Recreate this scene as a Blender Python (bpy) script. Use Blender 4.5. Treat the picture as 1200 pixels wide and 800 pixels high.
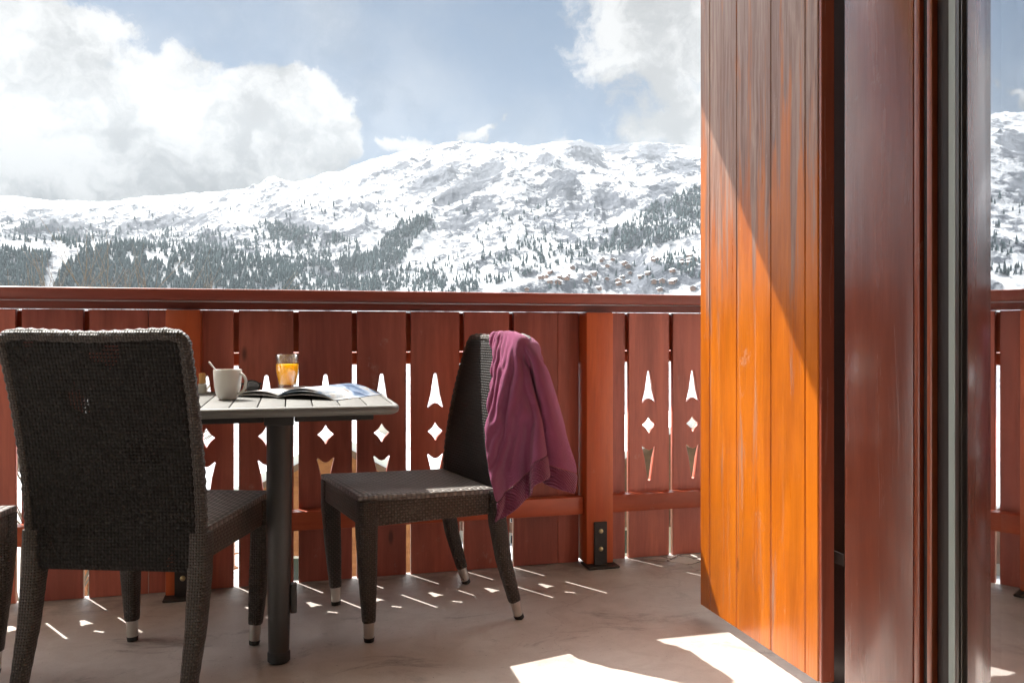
import bpy, bmesh, math, random
import numpy as np
from mathutils import Vector, Matrix
PI = math.pi
R = math.radians
random.seed(7)
for o in list(bpy.data.objects): bpy.data.objects.remove(o)
scene = bpy.context.scene

# ------------------------------------------------------------------ camera, sky, sun, exposure
CAM_H = 0.92; YAW = R(14.8)
cam = bpy.data.cameras.new('camera'); cam_o = bpy.data.objects.new('camera', cam)
scene.collection.objects.link(cam_o); scene.camera = cam_o
cam_o.location = (0, 0, CAM_H); cam_o.rotation_euler = (R(90), 0, -YAW)
cam.sensor_width = 36; cam.lens = 36 * 980 / 1200; cam.shift_y = -10 / 1200
cam.clip_start = 0.02; cam.clip_end = 30000

SUN_AZ = R(-30.5); SUN_EL = R(51.5)
SKY_STRENGTH = 0.12; SUN_STRENGTH = 2.0; EXPOSURE = 2.52
world = bpy.data.worlds.new('World'); scene.world = world; world.use_nodes = True

class NT:
    """small helper around a node tree"""
    def __init__(s, nt): s.nt = nt; s.n = nt.nodes; s.l = nt.links
    def add(s, t, **k):
        nd = s.n.new(t)
        for a, b in k.items(): setattr(nd, a, b)
        return nd
    def put(s, sock, v):
        if v is None: return
        if isinstance(v, bpy.types.NodeSocket): s.l.new(v, sock)
        else:
            if hasattr(sock.default_value, '__len__') and not hasattr(v, '__len__'): v = (v,) * len(sock.default_value)
            if hasattr(sock.default_value, '__len__') and len(sock.default_value) == 4 and len(v) == 3: v = (*v, 1)
            sock.default_value = v
    def math(s, op, a, b=None, c=None, clamp=False):
        nd = s.add('ShaderNodeMath', operation=op); nd.use_clamp = clamp
        for i, v in enumerate((a, b, c)): s.put(nd.inputs[i], v)
        return nd.outputs[0]
    def vm(s, op, a, b=None, out=0):
        nd = s.add('ShaderNodeVectorMath', operation=op)
        s.put(nd.inputs[0], a); s.put(nd.inputs[1], b)
        return nd.outputs[out]
    def noise(s, vec, scale, detail=4, rough=.5, dist=0, out=0):
        nd = s.add('ShaderNodeTexNoise'); s.put(nd.inputs['Vector'], vec)
        nd.inputs['Scale'].default_value = scale; nd.inputs['Detail'].default_value = detail
        nd.inputs['Roughness'].default_value = rough; nd.inputs['Distortion'].default_value = dist
        return nd.outputs[out]
    def ramp(s, fac, stops, interp='LINEAR'):
        nd = s.add('ShaderNodeValToRGB'); s.put(nd.inputs[0], fac); cr = nd.color_ramp; cr.interpolation = interp
        while len(cr.elements) < len(stops): cr.elements.new(.5)
        for e, (p, c) in zip(cr.elements, stops):
            e.position = p; e.color = (c, c, c, 1) if not hasattr(c, '__len__') else (*c, 1)
        return nd.outputs[0]
    def mix(s, fac, a, b, blend='MIX'):
        nd = s.add('ShaderNodeMix', data_type='RGBA', blend_type=blend)
        s.put(nd.inputs[0], fac); s.put(nd.inputs[6], a); s.put(nd.inputs[7], b)
        return nd.outputs[2]
    def remap(s, v, a, b, c=0., d=1.):
        nd = s.add('ShaderNodeMapRange'); nd.interpolation_type = 'SMOOTHSTEP'
        for i, x in enumerate((v, a, b, c, d)): s.put(nd.inputs[i], x)
        return nd.outputs[0]

def px_dir(x, y):
    u = (x - 600) / 980; v = (390 - y) / 980
    return math.degrees(YAW + math.atan(u)), math.degrees(math.atan(v / math.hypot(1, u)))

def build_world():
    T = NT(world.node_tree); T.n.clear()
    sky = T.add('ShaderNodeTexSky', sky_type='NISHITA'); sky.sun_disc = False
    sky.sun_elevation = SUN_EL; sky.sun_rotation = SUN_AZ
    sky.altitude = 1500; sky.air_density = 1.0; sky.dust_density = 1.2; sky.ozone_density = 1.0
    tc = T.add('ShaderNodeTexCoord').outputs['Generated']
    sep = T.add('ShaderNodeSeparateXYZ'); T.put(sep.inputs[0], tc)
    X, Y, Z = sep.outputs
    az = T.math('MULTIPLY', T.math('ARCTAN2', X, Y), 180 / PI)
    el = T.math('MULTIPLY', T.math('ARCSINE', Z), 180 / PI)
    cmb = T.add('ShaderNodeCombineXYZ'); T.put(cmb.inputs[0], az); T.put(cmb.inputs[1], el)
    P0 = cmb.outputs[0]
    # warp the coordinates so that the outlines billow
    w = T.vm('SCALE', T.vm('SUBTRACT', T.noise(P0, .16, 7, .58, out=1), (.5, .5, .5)), None)
    w.node.inputs[3].default_value = 9.0
    P = T.vm('ADD', P0, w)
    dens = None
    blobs = [(-30, 120, 230, 100, 1), (100, 150, 165, 95, 1), (215, 140, 120, 85, 1), (318, 150, 95, 82, 1), (352, 112, 60, 50, 1), (385, 150, 42, 50, 1),
             (-40, 40, 190, 80, 1), (150, 225, 330, 50, 1), (60, 5, 110, 42, .85), (478, 160, 40, 15, .75), (560, 143, 26, 8, .55),
             (780, 30, 140, 110, .55), (830, 130, 130, 60, .6), (610, 200, 260, 30, .25)]
    for (x, y, rx, ry, wt) in blobs:
        a, e = px_dir(x, y); k = 1 / 17.0
        q = T.vm('MULTIPLY', T.vm('SUBTRACT', P, (a, e, 0)), (1 / (rx * k), 1 / (ry * k), 0))
        v = T.math('MULTIPLY', T.math('SUBTRACT', 1.0, T.vm('LENGTH', q, None, 1)), wt)
        dens = v if dens is None else T.math('MAXIMUM', dens, v)
    # generic broken cloud away from the modelled part of the sky
    g = T.noise(tc, 2.2, 6, .55)
    g = T.remap(g, .42, .62)
    side = T.remap(T.math('ABSOLUTE', T.math('SUBTRACT', az, 12.)), 34., 55.)
    high = T.remap(el, 24., 36.)
    gen = T.math('MULTIPLY', g, T.math('MAXIMUM', side, high))
    fine = T.noise(P, .5, 8, .62)
    d2 = T.math('ADD', dens, T.math('MULTIPLY', T.math('SUBTRACT', fine, .5), .7))
    cov = T.remap(d2, .02, .27)
    cov = T.math('MAXIMUM', cov, T.math('MULTIPLY', gen, .9))
    # a thin veil
    veil = T.math('MULTIPLY', T.remap(T.noise(P0, .07, 5, .55), .35, .7), .42)
    cov = T.math('MAXIMUM', cov, veil)
    # light and grey inside the clouds
    shade = T.noise(P, .17, 7, .62)
    a0, e0 = px_dir(200, 60)
    low = T.remap(el, px_dir(200, 245)[1], px_dir(200, 110)[1])
    lit = T.math('ADD', T.math('MULTIPLY', T.remap(shade, .38, .58), .62), T.math('MULTIPLY', low, .42), clamp=True)
    ccol = T.mix(lit, (.22, .23, .24), (1.06, 1.05, 1.03))
    blue = T.mix(.95, sky.outputs[0], (.04, .12, .24))
    col = T.mix(cov, blue, ccol)
    # made-up glow band in the sky above the view, added to fill the shade
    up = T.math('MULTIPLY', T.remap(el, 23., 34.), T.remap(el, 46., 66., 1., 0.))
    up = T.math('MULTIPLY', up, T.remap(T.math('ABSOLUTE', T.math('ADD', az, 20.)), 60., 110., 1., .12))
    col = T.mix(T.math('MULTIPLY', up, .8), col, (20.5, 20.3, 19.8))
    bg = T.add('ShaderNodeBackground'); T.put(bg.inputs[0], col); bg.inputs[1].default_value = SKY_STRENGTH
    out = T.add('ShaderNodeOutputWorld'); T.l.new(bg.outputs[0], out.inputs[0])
build_world()
world.cycles.sampling_method = 'MANUAL'; world.cycles.sample_map_resolution = 1024

sun = bpy.data.lights.new('sun', 'SUN'); sun.energy = SUN_STRENGTH; sun.angle = R(.5); sun.color = (1, .95, .87)
sun_o = bpy.data.objects.new('sun', sun); scene.collection.objects.link(sun_o)
S = Vector((math.sin(SUN_AZ) * math.cos(SUN_EL), math.cos(SUN_AZ) * math.cos(SUN_EL), math.sin(SUN_EL)))
sun_o.rotation_euler = S.to_track_quat('Z', 'Y').to_euler(); sun_o.location = (0, 0, 20)
scene.view_settings.view_transform = 'Standard'; scene.view_settings.look = 'None'
scene.view_settings.exposure = EXPOSURE; scene.view_settings.gamma = 1
scene.cycles.max_bounces = 8; scene.cycles.diffuse_bounces = 4; scene.cycles.transparent_max_bounces = 16
scene.cycles.volume_bounces = 0
scene.cycles.sample_clamp_indirect = 6

# ------------------------------------------------------------------ object helpers
def tag(o, label=None, cat=None, group=None, kind=None):
    if label: o['label'] = label
    if cat: o['category'] = cat
    if group: o['group'] = group
    if kind: o['kind'] = kind
    return o
def empty(name, loc=(0, 0, 0), rz=0):
    o = bpy.data.objects.new(name, None); scene.collection.objects.link(o)
    o.location = loc; o.rotation_euler = (0, 0, rz); o.empty_display_size = .1
    return o
def link(name, me, mats, parent=None):
    o = bpy.data.objects.new(name, me); scene.collection.objects.link(o)
    if not isinstance(mats, (list, tuple)): mats = [mats]
    for m in mats: me.materials.append(m)
    if parent: o.parent = parent
    return o
def uvbox(me, flip=False):
    """metre-sized uv by dominant axis"""
    if not me.polygons: return
    uv = me.uv_layers.new(name='uv') if not me.uv_layers else me.uv_layers[0]
    for p in me.polygons:
        n = p.normal; a = max(range(3), key=lambda i: abs(n[i]))
        for li in p.loop_indices:
            c = me.vertices[me.loops[li].vertex_index].co
            uv.data[li].uv = (c.y, c.z) if a == 0 else ((c.x, c.z) if a == 1 else (c.x, c.y))
def done(name, bm, mats, parent=None, smooth=False, uv=False, norm=True):
    if norm: bmesh.ops.recalc_face_normals(bm, faces=bm.faces)
    me = bpy.data.meshes.new(name); bm.to_mesh(me); bm.free()
    if smooth:
        for p in me.polygons: p.use_smooth = True
        if smooth != True:
            me.set_sharp_from_angle(angle=R(smooth))
    if uv: uvbox(me)
    return link(name, me, mats, parent)
def box(bm, x0, x1, y0, y1, z0, z1, bev=0, seg=1, M=None, mat=0):
    r = bmesh.ops.create_cube(bm, size=1)
    for v in r['verts']:
        v.co = Vector(((x0 + x1) / 2 + v.co.x * (x1 - x0), (y0 + y1) / 2 + v.co.y * (y1 - y0), (z0 + z1) / 2 + v.co.z * (z1 - z0)))
        if M: v.co = M @ v.co
    vs = r['verts']
    fs = {f for v in vs for f in v.link_faces}
    if bev:
        es = {e for v in vs for e in v.link_edges}
        rr = bmesh.ops.bevel(bm, geom=list(es), offset=bev, segments=seg, profile=.5, affect='EDGES')
        fs = set(rr['faces']) | {f for f in fs if f.is_valid}
    for f in fs: f.material_index = mat
def tube(bm, pts, radii, n=10, cap=True, sq=0, mat=0):
    """tube along points; sq>0 makes the section squarish"""
    rings = []; pts = [Vector(p) for p in pts]
    prev = None
    for i, p in enumerate(pts):
        d = (pts[min(i + 1, len(pts) - 1)] - pts[max(i - 1, 0)]).normalized()
        if prev is None:
            a = Vector((1, 0, 0)) if abs(d.x) < .8 else Vector((0, 1, 0))
            u = (a - d * a.dot(d)).normalized()
        else: u = (prev - d * prev.dot(d)).normalized()
        prev = u; w = d.cross(u)
        r = radii[i] if hasattr(radii, '__len__') else radii
        ring = []
        for k in range(n):
            t = 2 * PI * (k + .5) / n; c, s_ = math.cos(t), math.sin(t)
            m = 1 / (abs(c) ** (2 + sq) + abs(s_) ** (2 + sq)) ** (1 / (2 + sq)) if sq else 1
            ring.append(bm.verts.new(p + (u * c + w * s_) * r * m))
        rings.append(ring)
    for a, b in zip(rings, rings[1:]):
        for k in range(n):
            f = bm.faces.new((a[k], a[(k + 1) % n], b[(k + 1) % n], b[k])); f.material_index = mat
    if cap:
        for ring in (rings[0], rings[-1]):
            f = bm.faces.new(ring); f.material_index = mat
def lathe(bm, prof, n=40, c=(0, 0, 0), mat=0, close=False):
    rings = []
    for (r, z) in prof:
        if r < 1e-5: rings.append([bm.verts.new((c[0], c[1], c[2] + z))])
        else: rings.append([bm.verts.new((c[0] + r * math.cos(2 * PI * k / n), c[1] + r * math.sin(2 * PI * k / n), c[2] + z)) for k in range(n)])
    pr = list(zip(rings, rings[1:])) + ([(rings[-1], rings[0])] if close else [])
    for a, b in pr:
        for k in range(n):
            A = a if len(a) == 1 else (a[k], a[(k + 1) % n]); B = b if len(b) == 1 else (b[(k + 1) % n], b[k])
            vs = list(A) + list(B)
            if len(vs) > 2: bm.faces.new(vs).material_index = mat
def copy_tree(o, parent=None):
    c = o.copy(); scene.collection.objects.link(c)
    if parent: c.parent = parent
    for ch in list(o.children): copy_tree(ch, c)
    return c

# ------------------------------------------------------------------ materials
def new_mat(name):
    m = bpy.data.materials.new(name); m.use_nodes = True
    T = NT(m.node_tree); T.n.clear()
    b = T.add('ShaderNodeBsdfPrincipled'); out = T.add('ShaderNodeOutputMaterial')
    T.l.new(b.outputs[0], out.inputs[0])
    return m, T, b
def bump(T, b, h, dist, strength=1.0):
    nd = T.add('ShaderNodeBump'); nd.inputs['Strength'].default_value = strength; nd.inputs['Distance'].default_value = dist
    T.put(nd.inputs['Height'], h); T.l.new(nd.outputs[0], b.inputs['Normal']); return nd
def simple(name, col, rough=.5, metal=0, spec=.5, nscale=40, var=.12, bmp=.0004):
    m, T, b = new_mat(name)
    co = T.add('ShaderNodeTexCoord').outputs['Object']
    n = T.noise(co, nscale, 5, .6)
    T.put(b.inputs['Base Color'], T.mix(n, [c * (1 - var) for c in col], [min(1, c * (1 + var)) for c in col]))
    T.put(b.inputs['Roughness'], T.math('ADD', T.math('MULTIPLY', n, .16), rough - .08))
    b.inputs['Metallic'].default_value = metal; b.inputs['Specular IOR Level'].default_value = spec
    if bmp: bump(T, b, n, bmp)
    return m
def wood(name, dark, light, rough=.35, grain=(60, 60, 2.2), coat=0., knots=True, weather=0., spec=.5, bmp=.0006, seed=0):
    """grain runs along the axis whose scale is small"""
    m, T, b = new_mat(name)
    co = T.add('ShaderNodeTexCoord').outputs['Object']
    rnd = T.add('ShaderNodeObjectInfo').outputs['Random']
    off = T.add('ShaderNodeCombineXYZ')
    for i in range(3): T.put(off.inputs[i], T.math('MULTIPLY', rnd, 7.3 + 5 * i))
    co = T.vm('ADD', co, off.outputs[0]); co = T.vm('ADD', co, (seed, seed * 1.7, seed * .3))
    lowv = T.vm('MULTIPLY', co, tuple(3 if g < 10 else 9 for g in grain))
    wv = T.noise(lowv, 1, 3, .5, out=1)
    gc = T.vm('MULTIPLY', co, grain)
    ws = T.vm('SCALE', wv, None); ws.node.inputs[3].default_value = 1.6
    gc = T.vm('ADD', gc, ws)
    g1 = T.noise(gc, 1, 6, .65)
    gc2 = T.vm('MULTIPLY', gc, tuple(.16 if g > 10 else .6 for g in grain))
    g2 = T.noise(gc2, 1, 4, .6)
    f = T.math('ADD', T.math('MULTIPLY', T.ramp(g1, [(.25, 0.), (.75, 1.)]), .45), T.math('MULTIPLY', T.ramp(g2, [(.3, 0.), (.7, 1.)]), .55))
    f = T.math('ADD', f, T.math('MULTIPLY', T.math('SUBTRACT', rnd, .5), .6), clamp=True)
    col = T.mix(f, dark, light)
    if knots:
        kv = T.vm('MULTIPLY', co, tuple(1.6 if g < 10 else 4.6 for g in grain))
        vo = T.add('ShaderNodeTexVoronoi'); T.put(vo.inputs['Vector'], kv); vo.inputs['Scale'].default_value = 1.5
        k = T.ramp(vo.outputs['Distance'], [(.035, 1.), (.085, 0.)])
        col = T.mix(T.math('MULTIPLY', k, .75), col, [c * .25 for c in dark])
    rg = T.math('ADD', T.math('MULTIPLY', g1, .22), rough - .1)
    if weather:
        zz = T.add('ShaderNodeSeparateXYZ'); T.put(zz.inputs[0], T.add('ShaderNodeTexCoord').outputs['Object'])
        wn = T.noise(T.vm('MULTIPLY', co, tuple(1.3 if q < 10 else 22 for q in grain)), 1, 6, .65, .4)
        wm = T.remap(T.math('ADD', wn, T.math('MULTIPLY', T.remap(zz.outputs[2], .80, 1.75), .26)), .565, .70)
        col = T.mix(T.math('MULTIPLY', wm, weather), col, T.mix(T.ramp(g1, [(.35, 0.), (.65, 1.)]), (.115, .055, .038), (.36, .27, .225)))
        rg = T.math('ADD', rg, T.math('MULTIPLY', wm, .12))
    dk = T.noise(T.vm('MULTIPLY', co, tuple(.9 if q < 10 else 7 for q in grain)), 1, 7, .7, .3)
    col = T.mix(T.math('MULTIPLY', T.ramp(dk, [(.46, 0.), (.62, 1.)]), .38), col, [c * .42 for c in dark])
    # small pale scuffs
    sc = T.noise(T.vm('MULTIPLY', co, (9, 9, 7)), 1, 9, .75)
    col = T.mix(T.math('MULTIPLY', T.ramp(sc, [(.63, 0.), (.7, 1.)]), .22), col, (.62, .5, .42))
    T.put(b.inputs['Base Color'], col); T.put(b.inputs['Roughness'], rg)
    b.inputs['Specular IOR Level'].default_value = spec
    b.inputs['Coat Weight'].default_value = coat; b.inputs['Coat Roughness'].default_value = .16
    bump(T, b, T.math('ADD', g1, T.math('MULTIPLY', g2, 1.5)), bmp)
    return m
M_board = wood('mahogany_stain', (.27, .055, .036), (.58, .155, .095), .42, seed=1)
M_rail = wood('cap_rail_stain', (.19, .034, .022), (.32, .075, .045), .34, grain=(2.2, 60, 60), seed=2)
M_lowrail = wood('orange_rail_stain', (.38, .055, .018), (.56, .12, .04), .4, grain=(2.2, 60, 60), seed=3)
M_post = wood('orange_post_stain', (.46, .065, .014), (.64, .135, .032), .38, seed=4)
M_shut = wood('honey_lacquered_pine', (.37, .072, .002), (.56, .155, .006), .3, coat=.3, weather=.85, bmp=.0011, seed=5)
M_jamb = wood('red_brown_lacquer', (.22, .045, .024), (.34, .085, .042), .24, coat=.8, bmp=.0009, seed=6)
M_jamb2 = wood('orange_lacquer', (.32, .06, .02), (.46, .11, .035), .3, coat=.5, bmp=.0004, seed=7, knots=False)
M_outer = wood('outer_ledge_stain', (.48, .10, .035), (.66, .19, .07), .45, grain=(2.2, 60, 60), seed=8)
M_chalet = wood('chalet_larch', (.34, .11, .04), (.58, .24, .10), .6, grain=(.7, .7, 9), knots=False, seed=9)
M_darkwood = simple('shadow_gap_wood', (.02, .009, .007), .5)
M_gasket = simple('grey_gasket', (.33, .37, .34), .5, nscale=200, bmp=.0002)
M_alu = simple('dark_bronze_metal', (.045, .035, .03), .4, metal=.3)
M_black = simple('black_rubber', (.012, .012, .012), .6)
M_steel = simple('brushed_steel', (.62, .60, .56), .3, metal=1)
M_brack = simple('dark_bracket_steel', (.045, .035, .032), .5, metal=.5, nscale=90)
M_bolt = simple('brass_bolt', (.62, .48, .26), .3, metal=1)
M_plaster = simple('white_plaster', (.72, .70, .66), .9, nscale=12)
M_room = simple('room_paint', (.80, .78, .74), .9, nscale=12)
M_soffit = wood('soffit_boards', (.50, .36, .22), (.66, .5, .34), .5, grain=(2.2, 40, 60), seed=11)
M_ceramic = simple('white_ceramic', (.74, .71, .66), .18, nscale=8, var=.03, bmp=0)
M_table = simple('grey_table_slats', (.115, .113, .105), .7, spec=.25, nscale=60, var=.14)
M_tablerim = simple('grey_table_rim', (.16, .16, .15), .45, nscale=60)
M_tubegrey = simple('charcoal_table_tube', (.05, .048, .047), .38, metal=.4, nscale=50)

def make_concrete():
    m, T, b = new_mat('balcony_concrete')
    co = T.add('ShaderNodeTexCoord').outputs['Object']
    n1 = T.noise(co, 2.1, 6, .6, .3); n2 = T.noise(co, 11, 6, .65, .5); n3 = T.noise(co, 160, 4, .6)
    st = T.noise(T.vm('MULTIPLY', co, (3, 5, 1)), 1, 8, .7, .8)
    c = T.mix(T.ramp(n1, [(.3, 0.), (.7, 1.)]), (.40, .345, .315), (.55, .50, .465))
    c = T.mix(T.math('MULTIPLY', T.ramp(n2, [(.42, 0.), (.62, 1.)]), .4), c, (.34, .275, .245))
    c = T.mix(T.math('MULTIPLY', T.ramp(st, [(.57, 0.), (.66, 1.)]), .6), c, (.13, .11, .10))
    c = T.mix(T.math('MULTIPLY', T.ramp(n3, [(.35, 0.), (.75, 1.)]), .25), c, (.6, .54, .5))
    # trowel scratches
    sv = T.vm('MULTIPLY', T.vm('ADD', co, T.noise(co, 1.2, 2, .5, out=1)), (4, 60, 1))
    sc = T.noise(sv, 1, 4, .6)
    c = T.mix(T.math('MULTIPLY', T.ramp(sc, [(.62, 0.), (.75, 1.)]), .3), c, (.42, .37, .33))
    gr = T.noise(co, 75, 3, .75)
    c = T.mix(T.math('MULTIPLY', T.ramp(gr, [(.66, 0.), (.70, 1.)]), .7), c, (.10, .085, .075))
    sy = T.add('ShaderNodeSeparateXYZ'); T.put(sy.inputs[0], co)
    dirt = T.math('MULTIPLY', T.remap(sy.outputs[1], 2.92, 3.16), T.ramp(n2, [(.35, 0.), (.6, 1.)]))
    c = T.mix(T.math('MULTIPLY', dirt, .65), c, (.13, .105, .09))
    cv = T.vm('ADD', co, T.vm('MULTIPLY', T.noise(co, 3, 5, .65, out=1), (.5, .5, 0)))
    vc = T.add('ShaderNodeTexVoronoi', feature='DISTANCE_TO_EDGE'); T.put(vc.inputs['Vector'], cv); vc.inputs['Scale'].default_value = .8
    c = T.mix(T.math('MULTIPLY', T.ramp(vc.outputs['Distance'], [(0., 1.), (.004, 0.)]), .22), c, (.12, .10, .09))
    T.put(b.inputs['Base Color'], c)
    T.put(b.inputs['Roughness'], T.ramp(n1, [(.3, .38), (.7, .62)]))
    bump(T, b, T.math('ADD', T.math('MULTIPLY', n3, .3), n2), .0015)
    return m
M_floor = make_concrete()

def make_wicker(name, c0, c1, p=.0085, holes=0., rough=.42, spec=.5):
    m, T, b = new_mat(name)
    uv = T.add('ShaderNodeUVMap').outputs[0]
    q = T.vm('SCALE', uv, None); q.node.inputs[3].default_value = 1 / p
    sep = T.add('ShaderNodeSeparateXYZ'); T.put(sep.inputs[0], q); u, v = sep.outputs[0], sep.outputs[1]
    ck = T.add('ShaderNodeTexChecker'); ck.inputs['Scale'].default_value = 1; T.put(ck.inputs[0], T.vm('ADD', q, (.001, .001, .001)))
    su = T.math('ABSOLUTE', T.math('SINE', T.math('MULTIPLY', u, PI))); sv = T.math('ABSOLUTE', T.math('SINE', T.math('MULTIPLY', v, PI)))
    wa = T.math('MULTIPLY', T.math('POWER', su, .6), T.math('ADD', T.math('MULTIPLY', sv, .6), .4))
    wb = T.math('MULTIPLY', T.math('POWER', sv, .6), T.math('ADD', T.math('MULTIPLY', su, .25), .2))
    hn = T.add('ShaderNodeMix', data_type='FLOAT'); T.put(hn.inputs[0], ck.outputs[1]); T.put(hn.inputs[2], wa); T.put(hn.inputs[3], wb)
    h = hn.outputs[0]
    n = T.noise(T.vm('MULTIPLY', q, (.4, 3, 1)), 1, 3, .6)
    c = T.mix(n, c0, c1); c = T.mix(T.math('MULTIPLY', T.math('POWER', T.math('SUBTRACT', 1., h), .7), .9), c, [x * .12 for x in c0])
    T.put(b.inputs['Base Color'], c); b.inputs['Roughness'].default_value = rough; b.inputs['Specular IOR Level'].default_value = spec
    bump(T, b, h, .005)
    if holes:
        big = T.noise(uv, 9, 2, .5); cell = T.math('LESS_THAN', h, .20)
        al = T.math('SUBTRACT', 1., T.math('MULTIPLY', cell, T.math('GREATER_THAN', big, holes)))
        T.put(b.inputs['Alpha'], al)
    return m
M_wick = make_wicker('backlit_wicker', (.008, .006, .005), (.026, .018, .014), p=.0088, holes=.60, rough=.5, spec=.22)  # backlit shade of the chair back put into its near-black colour
M_seat = make_wicker('skylit_wicker_seat', (.17, .145, .125), (.42, .38, .35), p=.015, spec=.8)  # same wicker painted paler, the sky sheen put into the seat colour
M_seat2 = make_wicker('lit_wicker_apron', (.09, .066, .052), (.24, .18, .14), p=.009)  # apron and legs: copies of the wicker coloured lighter, as if better lit
M_wickleg = make_wicker('lit_wicker_legs', (.055, .040, .031), (.15, .11, .086), p=.007)

def make_knit(name, col, p=.0035, rib=False):
    m, T, b = new_mat(name)
    co = T.add('ShaderNodeTexCoord').outputs['Object']
    n = T.noise(co, 34, 6, .65); f = T.noise(co, 420, 2, .5)
    wv = T.add('ShaderNodeTexWave', wave_type='BANDS', bands_direction='DIAGONAL'); T.put(wv.inputs[0], co)
    wv.inputs['Scale'].default_value = 60 if rib else 150; wv.inputs['Distortion'].default_value = 1.5
    c = T.mix(n, [x * .78 for x in col], [min(1, x * 1.2) for x in col])
    c = T.mix(T.math('MULTIPLY', f, .35), c, [min(1, x * 1.7 + .01) for x in col])
    T.put(b.inputs['Base Color'], c); b.inputs['Roughness'].default_value = .95
    b.inputs['Sheen Weight'].default_value = .5; b.inputs['Sheen Roughness'].default_value = .5; b.inputs['Sheen Tint'].default_value = (1, .7, .85, 1)
    b.inputs['Specular IOR Level'].default_value = .2
    bump(T, b, T.math('ADD', T.math('MULTIPLY', f, .5), wv.outputs[1]), .0022 if not rib else .003)
    return m
M_knit = make_knit('purple_knit', (.30, .062, .155)); M_rib = make_knit('purple_rib_knit', (.15, .026, .065), rib=True)

# ------------------------------------------------------------------ terrain (numpy)
_rs = np.random.RandomState(3); _perm = _rs.rand(256, 256)
def vnoise(x, y):
    xi = np.floor(x).astype(int); yi = np.floor(y).astype(int); fx = x - xi; fy = y - yi
    fx = fx * fx * (3 - 2 * fx); fy = fy * fy * (3 - 2 * fy)
    g = lambda a, b: _perm[a & 255, b & 255]
    return (g(xi, yi) * (1 - fx) + g(xi + 1, yi) * fx) * (1 - fy) + (g(xi, yi + 1) * (1 - fx) + g(xi + 1, yi + 1) * fx) * fy
def fbm(x, y, o=5, gain=.5):
    s = 0; a = 1; t = 0
    for i in range(o):
        s = s + a * (vnoise(x + 17.3 * i, y - 9.1 * i) * 2 - 1); t += a; a *= gain; x = x * 2.03; y = y * 2.03
    return s / t
def ridged(x, y, o=5):
    s = 0; a = 1; t = 0
    for i in range(o):
        s = s + a * (1 - np.abs(vnoise(x + 31.7 * i, y + 11.9 * i) * 2 - 1)) ** 2; t += a; a *= .5; x = x * 2.1; y = y * 2.1
    return s / t
_sky_px = [(-170, 95), (-130, 110), (-60, 165), (0, 226), (60, 236), (130, 240), (200, 232), (300, 222), (350, 212), (400, 202), (436, 188), (478, 177), (543, 165), (593, 161),
           (622, 165), (683, 157), (712, 163), (758, 160), (816, 169), (900, 175), (1000, 190), (1200, 210)]
_sth = np.array([-70, -45, -34] + [px_dir(x, y)[0] for x, y in _sky_px][1:] + [70, 110])
_sel = np.array([9, 12, 15.5] + [px_dir(x, y)[1] for x, y in _sky_px][1:] + [6, 3])
RR = 4600.
def height(x, y):
    r = np.hypot(x, y); th = np.degrees(np.arctan2(x, y))
    el = np.interp(th, _sth, _sel)
    zr = RR * np.tan(np.radians(el))
    rr = r + 260 * fbm(x / 900, y / 900, 3)
    t = np.clip((rr - 900) / (RR - 900), 0, 1.4)
    P = np.where(t < 1, t ** 1.12, 1 - (t - 1) * 1.6)
    near = -9 - .16 * np.clip(r - 12, 0, 1e9); near = np.maximum(near, -165 - 0 * r)
    z = -165 + (zr + 165) * P
    env = np.clip((r - 900) / 900, 0, 1)
    fade = 1 - np.exp(-((r - RR) / 330.) ** 2) * .8
    gul = ridged(x / 620 + .4 * fbm(x / 400, y / 400, 2), y / 1100, 5) - .5
    z = z + env * fade * (150 * gul + 70 * fbm(x / 700, y / 700, 5) + 40 * ridged(x / 150, y / 170, 4) - 20)
    z = z + env * 9 * fbm(x / 70, y / 70, 4, .6)
    # forested foothill in front, left
    A = np.interp(th, [-60, -30, -17, -10, -2, 3, 8, 12, 30], [260, 240, 205, 195, 180, 100, 20, -60, -80])
    hill = -165 + (A + 165) * np.exp(-((r - 2150) / 520.) ** 2) + 45 * fbm(x / 380, y / 380, 4)
    k = 35.; m = np.maximum(z, hill); z = m + k * np.log(np.exp((z - m) / k) + np.exp((hill - m) / k)) * env
    # wooded spur coming down on the right
    B = np.interp(th, [12, 19, 23, 28, 36, 60], [-120, -60, 70, 250, 420, 420])
    sp = -165 + (B + 165) * np.exp(-((r - 2500) / 620.) ** 2) + 30 * fbm(x / 300, y / 300, 4)
    m = np.maximum(z, sp); z = m + k * np.log(np.exp((z - m) / k) + np.exp((sp - m) / k)) * env
    w = np.clip((r - 700) / 500, 0, 1); w = w * w * (3 - 2 * w)
    rip = .5 * fbm(x / 14, y / 14, 4) * np.clip((r - 15) / 40, 0, 1)
    front = np.clip((110 - np.abs(th)) / 20, 0, 1)
    return (near + rip) * (1 - w) + (z * front + -120 * (1 - front)) * w
def to_px(x, y, z):
    s, c = math.sin(YAW), math.cos(YAW); d = x * s + y * c; d = np.where(d < 1, 1, d)
    return 600 + 980 * (x * c - y * s) / d, 390 - 980 * (z - CAM_H) / d
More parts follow.
